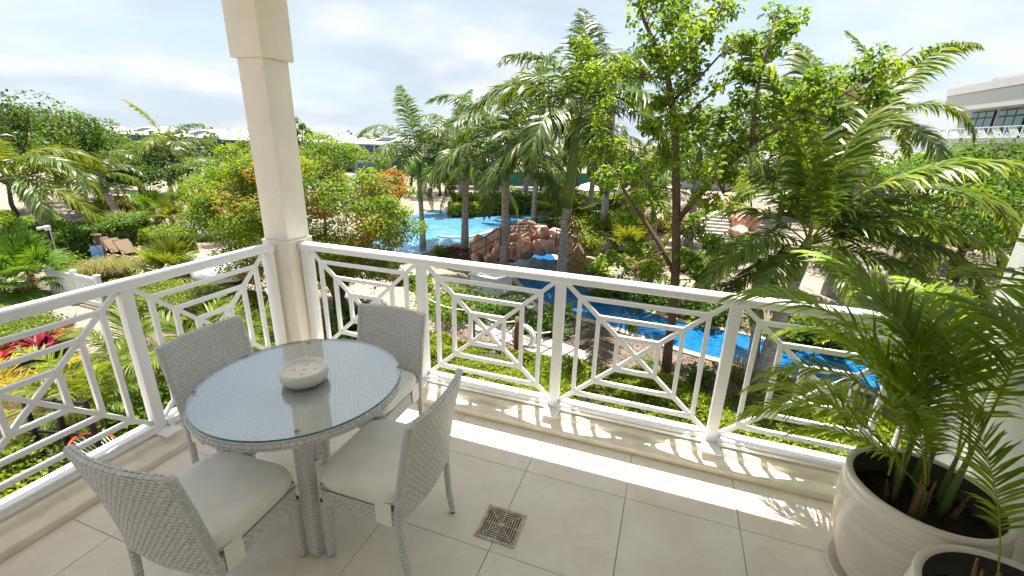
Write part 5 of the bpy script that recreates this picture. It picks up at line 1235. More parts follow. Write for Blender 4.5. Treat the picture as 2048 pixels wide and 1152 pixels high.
for s in (-1, 1):
    m = MB(); m.tube([(s * 1.0, 0.1, 1.05), (s * 1.0, 3.6, 2.45)], 0.025, 8)
    for k in range(5): m.tube([(s * 1.0, 0.15 + 0.85 * k, 0.165 + 0.33 * k), (s * 1.0, 0.15 + 0.85 * k, 1.07 + 0.34 * k)], 0.02, 6)
    m.build('handrail', DGREY, stz, True)

# ------------------------------------------------------------------ buildings
def facade_building(name, label, x0, x1, y0, depth, zf, ze, zr, bays, seed, ground=GZ):
    """a two storey white house: walls, window and balcony bays with blue shutters, hip roof with solar panels"""
    o = empty(name, ((x0 + x1) / 2, y0, ground), label=label, cat='building', group='white houses across the garden'); ox, oy, oz = o.location
    def B(a, b, nm, mat, par=None, bev=0):
        return MB().box((a[0] - ox, a[1] - oy, a[2] - oz), (b[0] - ox, b[1] - oy, b[2] - oz)).build(nm, mat, par or o, bevel=bev)
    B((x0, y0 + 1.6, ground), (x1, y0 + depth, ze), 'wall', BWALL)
    B((x0, y0, zf - 0.25), (x1, y0 + 1.6 - 0.002, zf), 'balcony_slab', BWALL)
    w = (x1 - x0) / bays
    for i in range(bays):
        a = x0 + i * w
        B((a - 0.18, y0 + 0.02, ground), (a + 0.18, y0 + 0.38, ze), 'column', BWALL)
        wd = B((a + w * 0.25, y0 + 1.55, zf + 0.02), (a + w * 0.75, y0 + 1.597, ze - 0.35), 'window', BLACK)
        for k in range(2): B((a + w * (0.27 + 0.24 * k), y0 + 1.52, zf + 0.1), (a + w * (0.49 + 0.24 * k), y0 + 1.549, ze - 0.42), 'pane', PANE_D, wd)
        B((a + w * 0.27, y0 + 1.55, ground + 0.05), (a + w * 0.73, y0 + 1.597, zf - 0.5), 'window', PANE_D)
        B((a + 0.3, y0 - 0.05, ze - 0.62), (a + w - 0.3, y0 + 0.05, ze - 0.08), 'shutter', BLUE)
        B((a + 0.3, y0 - 0.05, zf - 0.85), (a + w - 0.3, y0 + 0.05, zf - 0.33), 'shutter', BLUE)
        m = MB(); za, zb = zf + 0.06, zf + 1.0
        m.box((a + 0.18 - ox, -0.0 + 0.06, zb - 0.07 - oz), (a + w - 0.18 - ox, 0.14, zb - oz)); m.box((a + 0.18 - ox, 0.06, za - oz), (a + w - 0.18 - ox, 0.14, za + 0.07 - oz))
        nX = max(2, int(w / 1.3))
        for k in range(nX):
            p, q = a + 0.18 + (w - 0.36) * k / nX - ox, a + 0.18 + (w - 0.36) * (k + 1) / nX - ox
            m.bar((p, 0.10, za - oz), (q, 0.10, zb - oz), 0.06, 0.05, up=(0, 1, 0)); m.bar((p, 0.10, zb - oz), (q, 0.10, za - oz), 0.055, 0.045, up=(0, 1, 0)); m.box((p - 0.04, 0.05, za - oz), (p + 0.04, 0.15, zb - oz))
        m.build('balcony_railing', W_PAINT, o)
    ov = 0.7
    e = [(x0 - ov, y0 - ov), (x1 + ov, y0 - ov), (x1 + ov, y0 + depth + ov), (x0 - ov, y0 + depth + ov)]
    hr = min(depth / 2 + ov, (x1 - x0) / 2 + ov) * 0.9; yc = y0 + depth / 2
    vs = [(p[0] - ox, p[1] - oy, ze - oz) for p in e] + [(p[0] - ox, p[1] - oy, ze + 0.22 - oz) for p in e] + [(x0 - ov + hr - ox, yc - oy, zr - oz), (x1 + ov - hr - ox, yc - oy, zr - oz)]
    rf = MB().add(vs, [(3, 2, 1, 0), (0, 1, 5, 4), (1, 2, 6, 5), (2, 3, 7, 6), (3, 0, 4, 7), (4, 5, 9, 8), (5, 6, 9), (6, 7, 8, 9), (7, 4, 8)]).build('roof', ROOFM, o)
    for i in range(bays * 2):
        a = x0 + (x1 - x0) * (i + 0.5) / (bays * 2); B((a - 0.09, y0 - ov + 0.05, ze - 0.2), (a + 0.09, y0 + 1.2, ze - 0.003), 'rafter_end', BLACK, rf)
    sl = (zr - ze - 0.22) / (yc - y0 + ov)
    for k in range(max(1, bays // 2)):
        a = x0 + (x1 - x0) * (0.3 + 0.42 * k / max(1, bays // 2)); y1, y2 = y0 + 1.0, y0 + depth * 0.36
        z1, z2 = ze + 0.22 + sl * (y1 - y0 + ov) + 0.10, ze + 0.22 + sl * (y2 - y0 + ov) + 0.10
        MB().add([(a - ox, y1 - oy, z1 - oz), (a + 2.6 - ox, y1 - oy, z1 - oz), (a + 2.6 - ox, y2 - oy, z2 - oz), (a - ox, y2 - oy, z2 - oz)] + [(a - ox, y1 - oy, z1 - 0.06 - oz), (a + 2.6 - ox, y1 - oy, z1 - 0.06 - oz), (a + 2.6 - ox, y2 - oy, z2 - 0.06 - oz), (a - ox, y2 - oy, z2 - 0.06 - oz)], [(0, 1, 2, 3), (7, 6, 5, 4), (0, 4, 5, 1), (1, 5, 6, 2), (2, 6, 7, 3), (3, 7, 4, 0)]).build('solar_panel', SOLAR, rf)
    return o
for i, (x0, x1, y0, lab, ze, zr) in enumerate(((-46.5, -35.5, 60, 'white house with blue shutters between the orange tinged tree and the palms', 0.1, 1.55), (-60, -47.6, 60, 'white house right behind the orange tinged tree top', 0.1, 1.6),
        (-75, -61.2, 60.5, 'white house with solar panels just left of the pillar', 0.0, 1.7), (-91, -76.2, 61, 'white house behind the bright young palm', 0.1, 1.8), (-108, -92.4, 61.5, 'white house with grey roof panels left of the bright young palm', 0.3, 2.1), (-126, -109.4, 62, 'leftmost white house behind the dark trees', 0.3, 2.0))):
    facade_building('apartment_house', lab, x0, x1, y0, 9.0, -2.45, ze, zr, 3, i)

# pavilion roof between the young palm and the pillar
pb = g(418, 394); zt = z_at(pb, 315); zeav = z_at(pb, 334)
pv = empty('garden_pavilion', (pb[0], pb[1], GZ), label='white hip roofed garden pavilion left of the pillar', cat='pavilion')
m = MB(); R_ = 2.4
m.add([(-R_, -R_, zeav - GZ), (R_, -R_, zeav - GZ), (R_, R_, zeav - GZ), (-R_, R_, zeav - GZ), (0, 0, zt - GZ)], [(0, 1, 4), (1, 2, 4), (2, 3, 4), (3, 0, 4), (3, 2, 1, 0)]); rf = m.build('roof', ROOFM, pv)
for k in range(9):
    x = -R_ + R_ * 2 * (k + 0.5) / 9; t = 1 - abs(x) / R_
    MB().bar((x, -R_, zeav - GZ + 0.02), (x, -R_ + R_ * t, zeav - GZ + (zt - zeav) * t + 0.02), 0.05, 0.05).build('roof_seam', ROOFM, rf)
for sx in (-1, 1):
    for sy in (-1, 1): MB().box((sx * 2 - 0.12, sy * 2 - 0.12, 0), (sx * 2 + 0.12, sy * 2 + 0.12, zeav - GZ)).build('post', BWALL, pv)

# grey building at the upper right, its face running away from us
XB = 25.0
def rz(px, py): p = onx(px, py, XB); return p
zt_ = rz(2048, 150)[2]; wz1 = rz(2040, 210)[2]; rz1 = rz(2030, 251)[2]; rz0 = rz(2030, 276)[2]
rbld = empty('modern_building', (XB, 45, GZ), label='pale grey modern building with dark framed windows at the upper right', cat='building')
def RBx(a, b, nm, mat, par=None, bev=0): return MB().box((a[0] - XB, a[1] - 45, a[2] - GZ), (b[0] - XB, b[1] - 45, b[2] - GZ)).build(nm, mat, par or rbld, bevel=bev)
RBx((XB + 1.3, 20, GZ), (XB + 14, 51.6, zt_ - 0.75), 'wall', BWALL_G)
RBx((XB, 20, wz1 + 0.05), (XB + 14, 51.6, zt_ - 0.62), 'upper_wall', BWALL_G)
RBx((XB - 0.1, 19.9, zt_ - 0.6), (XB + 14.1, 51.7, zt_), 'parapet', BWALL_G)
RBx((XB + 3, 47, zt_ + 0.002), (XB + 6, 52, zt_ + 0.9), 'roof_box', BWALL)
RBx((XB - 0.05, 20, rz0 - 0.35), (XB + 1.29, 51.6, rz0), 'balcony_slab', BWALL)
for k in range(7):
    y = 24 + 3.7 * k
    w_ = RBx((XB + 1.22, y, rz0 + 0.05), (XB + 1.29, y + 3.3, wz1 - 0.05), 'window', BLACK)
    for j in range(3):
        RBx((XB + 1.17, y + 0.1 + j * 1.07, rz0 + 0.12), (XB + 1.219, y + 1.03 + j * 1.07, wz1 - 0.62), 'pane', PANE, w_); RBx((XB + 1.17, y + 0.1 + j * 1.07, wz1 - 0.5), (XB + 1.219, y + 1.03 + j * 1.07, wz1 - 0.13), 'pane', PANE, w_)
for k in range(16):
    y = 21 + 1.9 * k; m = MB(); z0, z1 = rz0 + 0.03, rz1
    m.box((0.0, y - 45, z1 - 0.06 - GZ), (0.06, y + 1.9 - 45, z1 - GZ)); m.box((0.0, y - 45, z0 - GZ), (0.06, y + 1.9 - 45, z0 + 0.06 - GZ)); m.box((-0.01, y - 0.04 - 45, z0 - GZ), (0.07, y + 0.04 - 45, z1 - GZ))
    for j in range(6):
        t0 = j * 0.16
        m.bar((0.03, y + 0.05 + t0 - 45, z0 + 0.06 - GZ), (0.03, y + 0.05 + t0 + 0.8 - 45, z1 - 0.06 - GZ), 0.05, 0.03, up=(1, 0, 0)); 
        if j < 5: m.bar((0.03, y + 1.85 - t0 - 45, z0 + 0.06 - GZ), (0.03, y + 1.85 - t0 - 0.8 + 0.55 - 45, z0 + 0.06 + 0.28 - GZ), 0.045, 0.028, up=(1, 0, 0))
    m.build('balcony_railing', W_PAINT, rbld)
# plain white house wing behind the right hand trees
b = g(1560, 388); rw = empty('garden_house', (b[0], b[1], GZ), label='low white house hidden behind the right hand palms', cat='building')
MB().box((-12, 0, 0), (14, 8, 3.4)).build('wall', BWALL, rw)
MB().add([(-12.6, -0.6, 3.4), (14.6, -0.6, 3.4), (14.6, 8.6, 3.4), (-12.6, 8.6, 3.4), (-8, 4, 5.2), (10, 4, 5.2)], [(3, 2, 1, 0), (0, 1, 5, 4), (1, 2, 5), (2, 3, 4, 5), (3, 0, 4)]).build('roof', ROOFM, rw)
for k in range(6):
    w_ = MB().box((-10 + 4 * k, -0.04, 0.8), (-8.2 + 4 * k, -0.002, 2.6)).build('window', BLUE, rw); MB().box((-9.85 + 4 * k, -0.07, 0.95), (-8.35 + 4 * k, -0.042, 2.45)).build('pane', PANE_D, w_)

# green windscreen fence far behind the pool
fa, fb = g(900, 379), g(1330, 386); fe = empty('windscreen_fence', (fa[0], fa[1], GZ), label='long green mesh windscreen fence far behind the pool', cat='fence')
dv = np.array(fb) - np.array(fa); nP = 12
for k in range(nP + 1):
    p = dv * k / nP; MB().tube([(p[0], p[1], 0), (p[0], p[1], 2.35)], 0.05, 8).build('post', DGREY, fe)
    if k < nP:
        q = dv * (k + 1) / nP; MB().bar((p[0], p[1], 1.35), (q[0], q[1], 1.35), 0.03, 1.7).build('mesh_panel', GFENCE, fe); MB().bar((p[0], p[1], 0.2), (q[0], q[1], 0.2), 0.25, 0.4).build('kerb', BWALL, fe)

# far woods on the horizon
r = np.random.default_rng(5); n_ = 1500; C = []; Nn = []
for k in range(420):
    a = r.uniform(math.radians(40), math.radians(175)); d = r.uniform(95, 160); c = np.array([CAM[0] + d * math.cos(a), d * math.sin(a), GZ + r.uniform(0.4, 4.2)]); p, nn = leaf_blob(c, 70, 3.4, r, 0.7); p[:, 2] = np.maximum(p[:, 2], GZ); C.append(p); Nn.append(nn)
C = np.concatenate(C); tag(link('far_woods', leaf_mesh('far_woods', C, np.concatenate(Nn), 0.8, r.normal(0.4, 0.2, len(C)), LF_DARK, seed=9)), 'dark green band of far woods along the horizon', 'woods', kind='stuff')

# ------------------------------------------------------------------ garden furniture and small things
def V3(px, py, z): return onz(px, py, z)
# white picket fences
def picket(label, pts, h, sp=0.12):
    P = [np.array(p) for p in pts]; o = empty('picket_fence', (P[0][0], P[0][1], GZ), label=label, cat='fence', group='white picket fences'); b = P[0]
    for a, c in zip(P[:-1], P[1:]):
        d = c - a; Ln = np.linalg.norm(d); u = d / Ln
        for z in (0.12, h - 0.12): MB().bar((*(a - b), z), (*(c - b), z), 0.05, 0.10).build('rail', W_PAINT, o)
        for k in range(1, int(Ln / sp)):
            p = a + u * k * sp - b; MB().box((p[0] - 0.022, p[1] - 0.022, 0.04), (p[0] + 0.022, p[1] + 0.022, h - 0.03)).build('picket', W_PAINT, o)
    for p in P:
        q = p - b; MB().box((q[0] - 0.07, q[1] - 0.07, 0), (q[0] + 0.07, q[1] + 0.07, h + 0.04)).build('post', W_PAINT, o); MB().box((q[0] - 0.09, q[1] - 0.09, h + 0.04), (q[0] + 0.09, q[1] + 0.09, h + 0.09)).build('post_cap', W_PAINT, o, bevel=0.02)
hz = GZ + 1.2
picket('white picket fence stretch behind the left railing', [V3(94, 534, hz)[:2], V3(145, 542, hz)[:2], V3(193, 552, hz)[:2]], 1.15)
picket('small white picket gate by the curved clipped hedge', [V3(290, 430, hz)[:2], V3(338, 424, hz)[:2]], 1.15, 0.2)

# loungers
def lounger(label, px, py, rz, group='brown sling loungers on the paved court'):
    b = g(px, py); o = empty('sun_lounger', (b[0], b[1], GZ), rz, label=label, cat='lounger', group=group)
    f = MB()
    for s in (-1, 1): f.tube([(s * 0.32, -0.2, 0.32), (s * 0.32, 1.3, 0.32)], 0.02, 6); f.tube([(s * 0.32, -0.2, 0.32), (s * 0.32, -0.75, 0.95)], 0.02, 6)
    f.tube([(-0.32, 1.3, 0.32), (0.32, 1.3, 0.32)], 0.02, 6); f.tube([(-0.32, -0.75, 0.95), (0.32, -0.75, 0.95)], 0.02, 6); f.build('frame', BLACK, o, True)
    for (x, y) in ((-0.32, 0.0), (0.32, 0.0), (-0.32, 1.2), (0.32, 1.2)): MB().tube([(x, y, 0), (x, y, 0.32)], 0.02, 6).build('leg', BLACK, o, True)
    for s in (-1, 1): MB().tube([(s * 0.36, -0.35, 0.32), (s * 0.36, -0.3, 0.56), (s * 0.36, 0.15, 0.56), (s * 0.36, 0.2, 0.32)], 0.018, 6).build('armrest', BLACK, o, True)
    MB().bar((0, -0.22, 0.335), (0, 1.28, 0.335), 0.60, 0.012).build('seat_sling', MESH_TAN, o); MB().bar((0, -0.22, 0.345), (0, -0.74, 0.945), 0.60, 0.012, up=(0, 1, 0.8)).build('back_sling', MESH_TAN, o)
    return o
for i, (x, y, lab) in enumerate(((190, 512, 'leftmost brown sling lounger in the row'), (206, 514, 'second brown sling lounger from the left behind the blue towel'), (226, 516, 'middle brown sling lounger right of the blue towel'), (246, 518, 'fourth brown sling lounger from the left in the row'), (268, 521, 'rightmost brown sling lounger in the row'))):
    lounger(lab, x, y, math.radians(-95))
def post(label, px, py, h, r=0.16, towel=False):
    b = g(px, py); o = empty('wooden_post', (b[0], b[1], GZ), label=label, cat='post', group='brown wooden posts by the loungers')
    MB().tube([(0, 0, -0.1), (0, 0, h * 0.5), (0, 0, h)], [r, r * 0.97, r * 0.95], 12).build('shaft', WOOD, o, True); MB().lathe([(r * 1.02, h - 0.05), (r * 1.05, h), (r * 0.9, h + 0.04), (0.001, h + 0.05)], 14).build('cap', WOOD, o, True)
    return o
post('thick wooden post at the left end of the loungers', 160, 516, 1.25); pw = post('thick wooden post carrying a blue towel', 210, 526, 1.35)
tb_ = g(216, 521); tw = MB()
for k in range(6): tw.add([(0.02 * math.sin(k) + 0.19, -0.22 + 0.075 * k, 0.9), (0.02 * math.sin(k) + 0.19, -0.22 + 0.075 * (k + 1), 0.9), (0.03 * math.cos(k * 2) + 0.20, -0.22 + 0.075 * (k + 1), 0.45), (0.03 * math.cos(k * 2) + 0.20, -0.22 + 0.075 * k, 0.45), (0.02 * math.sin(k) + 0.205, -0.22 + 0.075 * k, 0.9), (0.02 * math.sin(k) + 0.205, -0.22 + 0.075 * (k + 1), 0.9), (0.03 * math.cos(k * 2) + 0.215, -0.22 + 0.075 * (k + 1), 0.25), (0.03 * math.cos(k * 2) + 0.215, -0.22 + 0.075 * k, 0.25)], [(0, 1, 2, 3), (7, 6, 5, 4), (0, 4, 5, 1), (2, 6, 7, 3)])
to = tw.build('beach_towel', TOWEL); to.location = (pw.location[0], pw.location[1] - 0.1, GZ); to.rotation_euler = (0, 0, -0.9); tag(to, 'blue and white towel hung on the wooden post', 'towel')
# camera pole
cpb = g(122, 545); cp = empty('camera_pole', (cpb[0], cpb[1], GZ), label='black pole with a white security camera beside the left palm trunk', cat='pole')
MB().box((-0.07, -0.07, 0), (0.07, 0.07, 2.0)).build('pole', BLACK, cp); MB().tube([(0.09, 0.02, 0.0), (0.09, 0.02, 1.95)], 0.018, 6).build('conduit', PLASTW, cp)
MB().box((-0.09, -0.08, 1.88), (0.09, 0.09, 2.08)).build('junction_box', PLASTW, cp, bevel=0.02); MB().tube([(-0.06, -0.06, 2.0), (-0.26, -0.2, 1.96)], [0.05, 0.065], 12).build('camera_body', PLASTW, cp, True)
# wooden bird table like post cap near the fan palm
bb = g(76, 600); bt = empty('wooden_stump_light', (bb[0] + 0.3, bb[1] - 0.5, GZ), label='short wooden post with flat square top before the fan palm', cat='post')
MB().box((-0.11, -0.11, 0), (0.11, 0.11, 0.75)).build('shaft', WOOD, bt, bevel=0.01); MB().box((-0.26, -0.26, 0.75), (0.26, 0.26, 0.83)).build('top_plate', LAMPG, bt, bevel=0.01)
# covered daybeds
def daybed(label, px, py, R, h, ang=0):
    b = g(px, py); o = empty('covered_daybed', (b[0], b[1], GZ), ang, label=label, cat='daybed', group='daybeds under white covers')
    MB().lathe([(0.001, 0.02), (R * 0.9, 0.02), (R * 0.95, 0.34), (0.001, 0.345)], 28).build('base', BLACK, o, True)
    r = np.random.default_rng(int(px)); m = MB(); pr = [(R * 1.02, 0.25), (R * 1.04, 0.36), (R * 0.98, 0.62 * h), (R * 0.78, 0.88 * h), (R * 0.4, 0.98 * h), (0.001, h)]; m.lathe(pr, 28); me_v = m.v
    m.v = [(x * (1 + 0.05 * math.sin(9 * math.atan2(y, x) + z * 3)), y * (1 + 0.05 * math.sin(7 * math.atan2(y, x))), z + 0.06 * math.sin(x * 4) * math.cos(y * 5)) for x, y, z in me_v]
    m.build('cover', CANVAS_W, o, True); return o
daybed('white covered daybed right of the silvery fan palm', 440, 566, 0.95, 0.95); daybed('white covered daybed behind the silvery fan palm', 392, 546, 0.8, 0.8); daybed('small white topped daybed at the court edge left of the pillar', 415, 476, 1.2, 0.95)
# white cushioned lounge beside the first railing post
wb = g(826, 566); wl_ = empty('wicker_daybed', (wb[0], wb[1], GZ), 0.4, label='dark wicker daybed with white cushion and towel beyond the railing', cat='daybed')
MB().box((-0.75, -0.45, 0.0), (0.75, 0.45, 0.36)).build('base', BLACK, wl_, bevel=0.05); MB().box((-0.7, -0.42, 0.361), (0.7, 0.42, 0.48)).build('cushion', CANVAS_W, wl_, bevel=0.04); MB().box((-0.1, -0.47, 0.30), (0.45, 0.47, 0.52)).build('towel', CANVAS_W, wl_, bevel=0.03)
# grey stool under the tree
sb_ = g(705, 628); MBs = empty('grey_stool', (sb_[0], sb_[1], GZ), label='grey square cushion stool under the orange tinged tree', cat='stool')
MB().box((-0.4, -0.4, 0), (0.4, 0.4, 0.28)).build('base', DGREY, MBs, bevel=0.03); MB().box((-0.42, -0.42, 0.281), (0.42, 0.42, 0.42)).build('cushion', DGREY, MBs, bevel=0.05)

# louvred equipment box
eb = g(982, 582); ez = empty('equipment_box', (eb[0], eb[1], GZ), -0.25, label='white louvred equipment box beside the blue channel', cat='box')
MB().box((-0.68, -0.55, 0.02), (0.68, 0.55, 0.72)).build('body', PLASTW, ez); MB().box((-0.74, -0.61, 0.721), (0.74, 0.61, 0.79)).build('lid', PLASTW, ez, bevel=0.02)
for k in range(8):
    z = 0.10 + 0.075 * k
    MB().bar((-0.62, -0.575, z), (0.62, -0.575, z), 0.05, 0.02, up=(0, -0.7, 0.7)).build('louvre', PLASTW, ez); MB().bar((-0.705, -0.5, z), (-0.705, 0.5, z), 0.05, 0.02, up=(-0.7, 0, 0.7)).build('louvre', PLASTW, ez)
# concrete slab lid beside it
lb = g(1045, 612); MBl = MB().box((-0.9, -0.5, 0), (0.9, 0.5, 0.12)).build('concrete_slab', CONC, bevel=0.02); MBl.location = (lb[0], lb[1], GZ); MBl.rotation_euler = (0, 0, -0.6); tag(MBl, 'flat grey concrete slab on the near river bank', 'slab')

# stepping stones, two rows
A_, B_ = np.array(g(868, 612)), np.array(g(1140, 716)); u = (B_ - A_) / np.linalg.norm(B_ - A_); w = np.array([-u[1], u[0]]); Ln = np.linalg.norm(B_ - A_)
pth = tag(MB().sheet([tuple(A_ - w * 0.62), tuple(B_ - w * 0.62), tuple(B_ + w * 0.62), tuple(A_ + w * 0.62)], GZ + 0.012).build('stepping_path', MULCH), kind='structure')
k = 0; s = 0.0
while s < Ln:
    for j in (-1, 1):
        c = A_ + u * (s + 0.3) + w * j * 0.30; rr = random.uniform(-0.03, 0.03)
        MB().box((-0.27, -0.27, 0), (0.27, 0.27, 0.06)).build('stepping_stone', CONC, pth, bevel=0.012, loc=(c[0], c[1], GZ + 0.013), rot=(0, 0, math.atan2(u[1], u[0]) + rr))
    s += 0.6
# rope posts
def rpost(label, px, py, h):
    b = g(px, py); o = MB().tube([(0, 0, -0.05), (0, 0, h * 0.6), (0, 0, h)], [0.09, 0.085, 0.085], 10).lathe([(0.085, h), (0.06, h + 0.03), (0.001, h + 0.035)], 10).build('rope_post', WOOD, None, True); o.location = (b[0], b[1], GZ); return tag(o, label, 'post', 'round wooden rope posts along the stepping stones'), b
o1, r1 = rpost('round wooden rope post left of the lattice cross', 945, 676, 1.05); o2, r2 = rpost('round wooden rope post right of the lattice cross', 1033, 700, 1.05)
r0 = np.array(g(840, 640)); r3 = np.array(g(1100, 690))
def rope(label, pts, rad, mat): 
    m = MB(); Q = []
    for a, b in zip(pts[:-1], pts[1:]):
        for t in np.linspace(0, 1, 8)[:-1]: Q.append(np.array(a) * (1 - t) + np.array(b) * t - np.array([0, 0, 0.18 * math.sin(math.pi * t)]))
    Q.append(np.array(pts[-1])); return tag(m.tube(Q, rad, 6).build('rope', mat, None, True), label, 'rope', 'ropes between the wooden posts')
rope('upper white rope strung between the wooden posts', [(r0[0], r0[1], GZ + 1.0), (r1[0], r1[1], GZ + 0.95), (r2[0], r2[1], GZ + 0.95), (r3[0], r3[1], GZ + 0.45)], 0.022, CORD)
rope('lower dark rope strung between the wooden posts', [(r0[0], r0[1], GZ + 0.5), (r1[0], r1[1], GZ + 0.45), (r2[0], r2[1], GZ + 0.42), (r3[0], r3[1], GZ + 0.2)], 0.012, DGREY)
hb = g(1045, 694); m = MB(); m.tube([(0.34 * math.cos(a), 0.05 * a, 0.3 + 0.34 * math.sin(a)) for a in np.linspace(-0.9, 4.4, 22)], 0.085, 10)
ho = m.build('life_ring_hose', PLASTW, None, True); ho.location = (hb[0], hb[1], GZ + 0.02); tag(ho, 'thick white curved pool hose leaning at the rope post', 'hose')
def pathlight(label, px, py, h=0.6):
    b = g(px, py); o = empty('path_light', (b[0], b[1], GZ), label=label, cat='lamp', group='low garden path lights')
    MB().tube([(0, 0, 0), (0, 0, h)], 0.02, 8).build('stake', BLACK, o); MB().lathe([(0.02, h), (0.075, h + 0.02), (0.13, h + 0.11), (0.12, h + 0.125), (0.001, h + 0.13)], 18).build('lamp_shade', LAMPG, o, True)
pathlight('small path light with pale bowl shade behind the rope posts', 1058, 652); pathlight('white topped garden light among the crimson plants', 103, 715)

# beach ball, in coloured segments
ba = onz(1166, 469, GZ + 0.3); bo = empty('beach_ball', (ba[0], ba[1], GZ + 0.3), label='yellow and white beach ball on the walk behind the bridge', cat='ball')
for k in range(6):
    m = MB(); vs = []; fs = []
    for i in range(9):
        for j in range(5):
            ph = math.pi * i / 8; th = (k + j / 4) * math.pi / 3; vs.append((0.3 * math.sin(ph) * math.cos(th), 0.3 * math.cos(ph), 0.3 * math.sin(ph) * math.sin(th)))
    for i in range(8):
        for j in range(4): q = i * 5 + j; fs.append((q, q + 5, q + 6, q + 1))
    m.add(vs, fs).build('segment', (PLASTW, YELLOW, PLASTW, YELLOW, PLASTW, RED)[k], bo, True)

# picnic tables, umbrellas
def picnic(label, px, py, rz):
    b = g(px, py); o = empty('picnic_table', (b[0], b[1], GZ), rz, label=label, cat='table', group='picnic tables across the pool')
    for k in range(5): MB().box((-1.2, -0.4 + 0.165 * k, 0.72), (1.2, -0.26 + 0.165 * k, 0.77)).build('top_plank', CONC, o)
    for s in (-1, 1):
        MB().box((-1.2, s * 0.75 - 0.14, 0.42), (1.2, s * 0.75 + 0.14, 0.47)).build('bench', DGREY, o)
        m = MB(); m.bar((s * 0.85, -0.8, 0), (s * 0.85, -0.25, 0.72), 0.09, 0.05, up=(1, 0, 0)); m.bar((s * 0.85, 0.8, 0), (s * 0.85, 0.25, 0.72), 0.09, 0.05, up=(1, 0, 0)); m.box((s * 0.85 - 0.04, -0.85, 0.37), (s * 0.85 + 0.04, 0.85, 0.42)); m.build('trestle', DGREY, o)
picnic('picnic table left of the closed umbrellas', 1194, 412, 0.1); picnic('picnic table behind the beige closed umbrella', 1228, 413, 0.15); picnic('picnic table at the right behind the short palm', 1258, 415, 0.1)
def umb_closed(label, px, py, h, mat):
    b = g(px, py); o = empty('closed_umbrella', (b[0], b[1], GZ), label=label, cat='umbrella', group='folded umbrellas by the picnic tables')
    MB().tube([(0, 0, 0), (0, 0, h)], 0.03, 8).build('pole', PLASTW, o); m = MB(); m.lathe([(0.22, 0.85), (0.30, 0.95), (0.24, h * 0.72), (0.12, h - 0.1), (0.02, h + 0.05)], 16)
    m.v = [(x * (1 + 0.16 * math.cos(8 * math.atan2(y, x))), y * (1 + 0.16 * math.cos(8 * math.atan2(y, x))), z) for x, y, z in m.v]; m.build('folded_canopy', mat, o, True)
    MB().lathe([(0.001, 0), (0.3, 0), (0.3, 0.06), (0.05, 0.09)], 16).build('base', DGREY, o, True)
umb_closed('beige folded umbrella standing tallest by the picnic tables', 1236, 416, 2.3, CANVAS); umb_closed('brown pink folded umbrella left of the beige one', 1211, 420, 2.3, CANVAS_P); umb_closed('brown pink folded umbrella right of the beige one', 1254, 414, 2.0, CANVAS_P)
ub = g(1174, 416); uo = empty('open_umbrella', (ub[0], ub[1], GZ), label='open pale pink umbrella beside the palm trunk across the pool', cat='umbrella')
MB().tube([(0, 0, 0), (0, 0, 2.3)], 0.03, 8).build('pole', PLASTW, uo); MB().lathe([(1.35, 1.75), (0.7, 2.1), (0.02, 2.35)], 8).lathe([(1.35, 1.74), (1.34, 1.60)], 8).build('canopy', pmat('pale_pink_canvas', (0.70, 0.55, 0.52), 0.9), uo)
# grill island, bin and white cabinet far behind the pool
gb = g(1056, 407); gi = empty('grill_counter', (gb[0], gb[1], GZ), label='pale stone grill counter behind the far palm', cat='counter'); MB().box((-1.4, -0.5, 0), (1.4, 0.5, 0.9)).build('counter_body', CONC, gi, bevel=0.03); MB().box((-1.5, -0.6, 0.901), (1.5, 0.6, 0.98)).build('worktop', CONC, gi, bevel=0.02); MB().box((-0.5, -0.4, 0.981), (0.5, 0.4, 1.3)).build('grill_hood', DGREY, gi, bevel=0.08)
nb_ = g(1025, 409); tb2 = empty('litter_bin', (nb_[0], nb_[1], GZ), label='grey litter bin left of the grill counter', cat='bin'); MB().lathe([(0.001, 0), (0.26, 0), (0.3, 0.85), (0.001, 0.86)], 18).build('body', DGREY, tb2, True); MB().lathe([(0.32, 0.861), (0.33, 0.92), (0.001, 0.98)], 18).build('lid', DGREY, tb2, True)
cb2 = g(1204, 446); wc = empty('white_cabinet', (cb2[0], cb2[1], GZ), label='low white cabinet between the bushes before the picnic tables', cat='cabinet'); MB().box((-0.7, -0.35, 0), (0.7, 0.35, 0.8)).build('body', PLASTW, wc, bevel=0.02); MB().box((-0.76, -0.41, 0.801), (0.76, 0.41, 0.88)).build('lid', PLASTW, wc, bevel=0.02)
# garden bench and sign by the far hedge
gb2 = g(258, 404); bn = empty('park_bench', (gb2[0], gb2[1], GZ), 0.5, label='brown slatted bench behind the long hedge', cat='bench')
for k in range(3): MB().box((-2.2, -0.25 + 0.17 * k, 0.44), (2.2, -0.12 + 0.17 * k, 0.49)).build('seat_slat', WOOD, bn)
for k in range(2): MB().box((-2.2, 0.28, 0.65 + 0.18 * k), (2.2, 0.32, 0.79 + 0.18 * k)).build('back_slat', WOOD, bn)
for s in (-1, 0, 1): MB().box((s * 1.9 - 0.04, -0.25, 0), (s * 1.9 + 0.04, 0.27, 0.438)).build('leg', PLASTW, bn)
sg = g(216, 412); so = empty('notice_board', (sg[0], sg[1], GZ), 0.6, label='narrow white and green notice board behind the long hedge', cat='sign'); MB().box((-0.3, -0.05, 0), (0.3, 0.05, 2.9)).build('panel', PLASTW, so, bevel=0.01); MB().box((-0.3, -0.056, 0.2), (0.3, -0.051, 1.2)).build('green_field', pmat('sign_green', (0.25, 0.45, 0.2), 0.6), so)
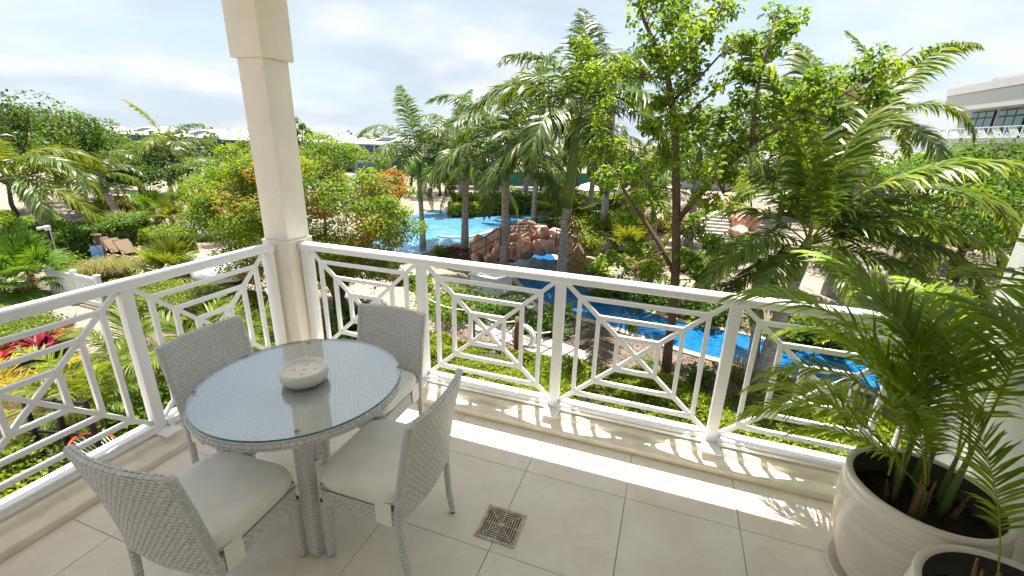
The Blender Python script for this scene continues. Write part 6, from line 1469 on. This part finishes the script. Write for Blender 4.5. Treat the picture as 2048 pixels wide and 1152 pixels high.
# lamp posts
lbp = g(247, 434); lo_ = empty('lamp_post', (lbp[0], lbp[1], GZ), label='thin black lamp post right of the palm by the long hedge', cat='lamp'); MB().tube([(0, 0, 0), (0, 0, 3.2)], [0.07, 0.05], 10).build('pole', BLACK, lo_, True); MB().lathe([(0.05, 3.2), (0.2, 3.25), (0.16, 3.5), (0.001, 3.55)], 14).build('lantern', LAMPG, lo_, True)
fpb = g(692, 425); fo = empty('flag_pole', (fpb[0], fpb[1], GZ), label='thin white pole in front of the white houses', cat='pole'); zt2 = z_at(fpb, 270); MB().tube([(0, 0, 0), (0, 0, zt2 - GZ)], [0.09, 0.06], 8).build('shaft', PLASTW, fo, True); MB().lathe([(0.001, zt2 - GZ), (0.1, zt2 - GZ + 0.08), (0.001, zt2 - GZ + 0.18)], 12).build('finial', PLASTW, fo, True)

# black framed glass screen and red corded chair on the ground at the lower left
A2, B2 = np.array(g(-20, 925)), np.array(g(215, 945)); sc_ = empty('glass_screen', (A2[0], A2[1], GZ), label='black framed glass screen on the ground at the lower left', cat='screen'); d = B2 - A2
for k in range(5):
    p = d * k / 4; MB().box((p[0] - 0.035, p[1] - 0.035, 0), (p[0] + 0.035, p[1] + 0.035, 1.55)).build('post', BLACK, sc_)
    if k < 4:
        q = d * (k + 1) / 4
        for z in (0.1, 0.82, 1.5): MB().bar((*p, z), (*q, z), 0.04, 0.05).build('rail', BLACK, sc_)
        for z in (0.47, 1.16): MB().bar((*p, z), (*q, z), 0.01, 0.60).build('pane', GLASS_W, sc_)
rcb = g(240, 955); rc_ = empty('corded_chair', (rcb[0], rcb[1], GZ), 2.2, label='red tubular chair strung with white cords below the left railing', cat='chair')
hoop = [np.array([0.46 * math.cos(a), 0.30 + 0.36 * math.sin(a) - 0.15, 0.55 + 0.36 * math.sin(a)]) for a in np.linspace(0, 2 * math.pi, 33)]
sr = [np.array([0.24 * math.cos(a), -0.12 + 0.2 * math.sin(a), 0.32]) for a in np.linspace(0, 2 * math.pi, 33)]
MB().tube(hoop, 0.022, 8, False).build('hoop', RED, rc_, True); MB().tube(sr, 0.018, 8, False).build('seat_ring', RED, rc_, True)
for k in range(0, 32): MB().tube([hoop[k], sr[k]], 0.007, 5).build('cord', CORD, rc_)
for a in (0.6, 2.5, 4.7): MB().tube([(0.24 * math.cos(a), -0.12 + 0.2 * math.sin(a), 0.32), (0.36 * math.cos(a), -0.12 + 0.3 * math.sin(a), 0)], 0.018, 8).build('leg', RED, rc_, True)
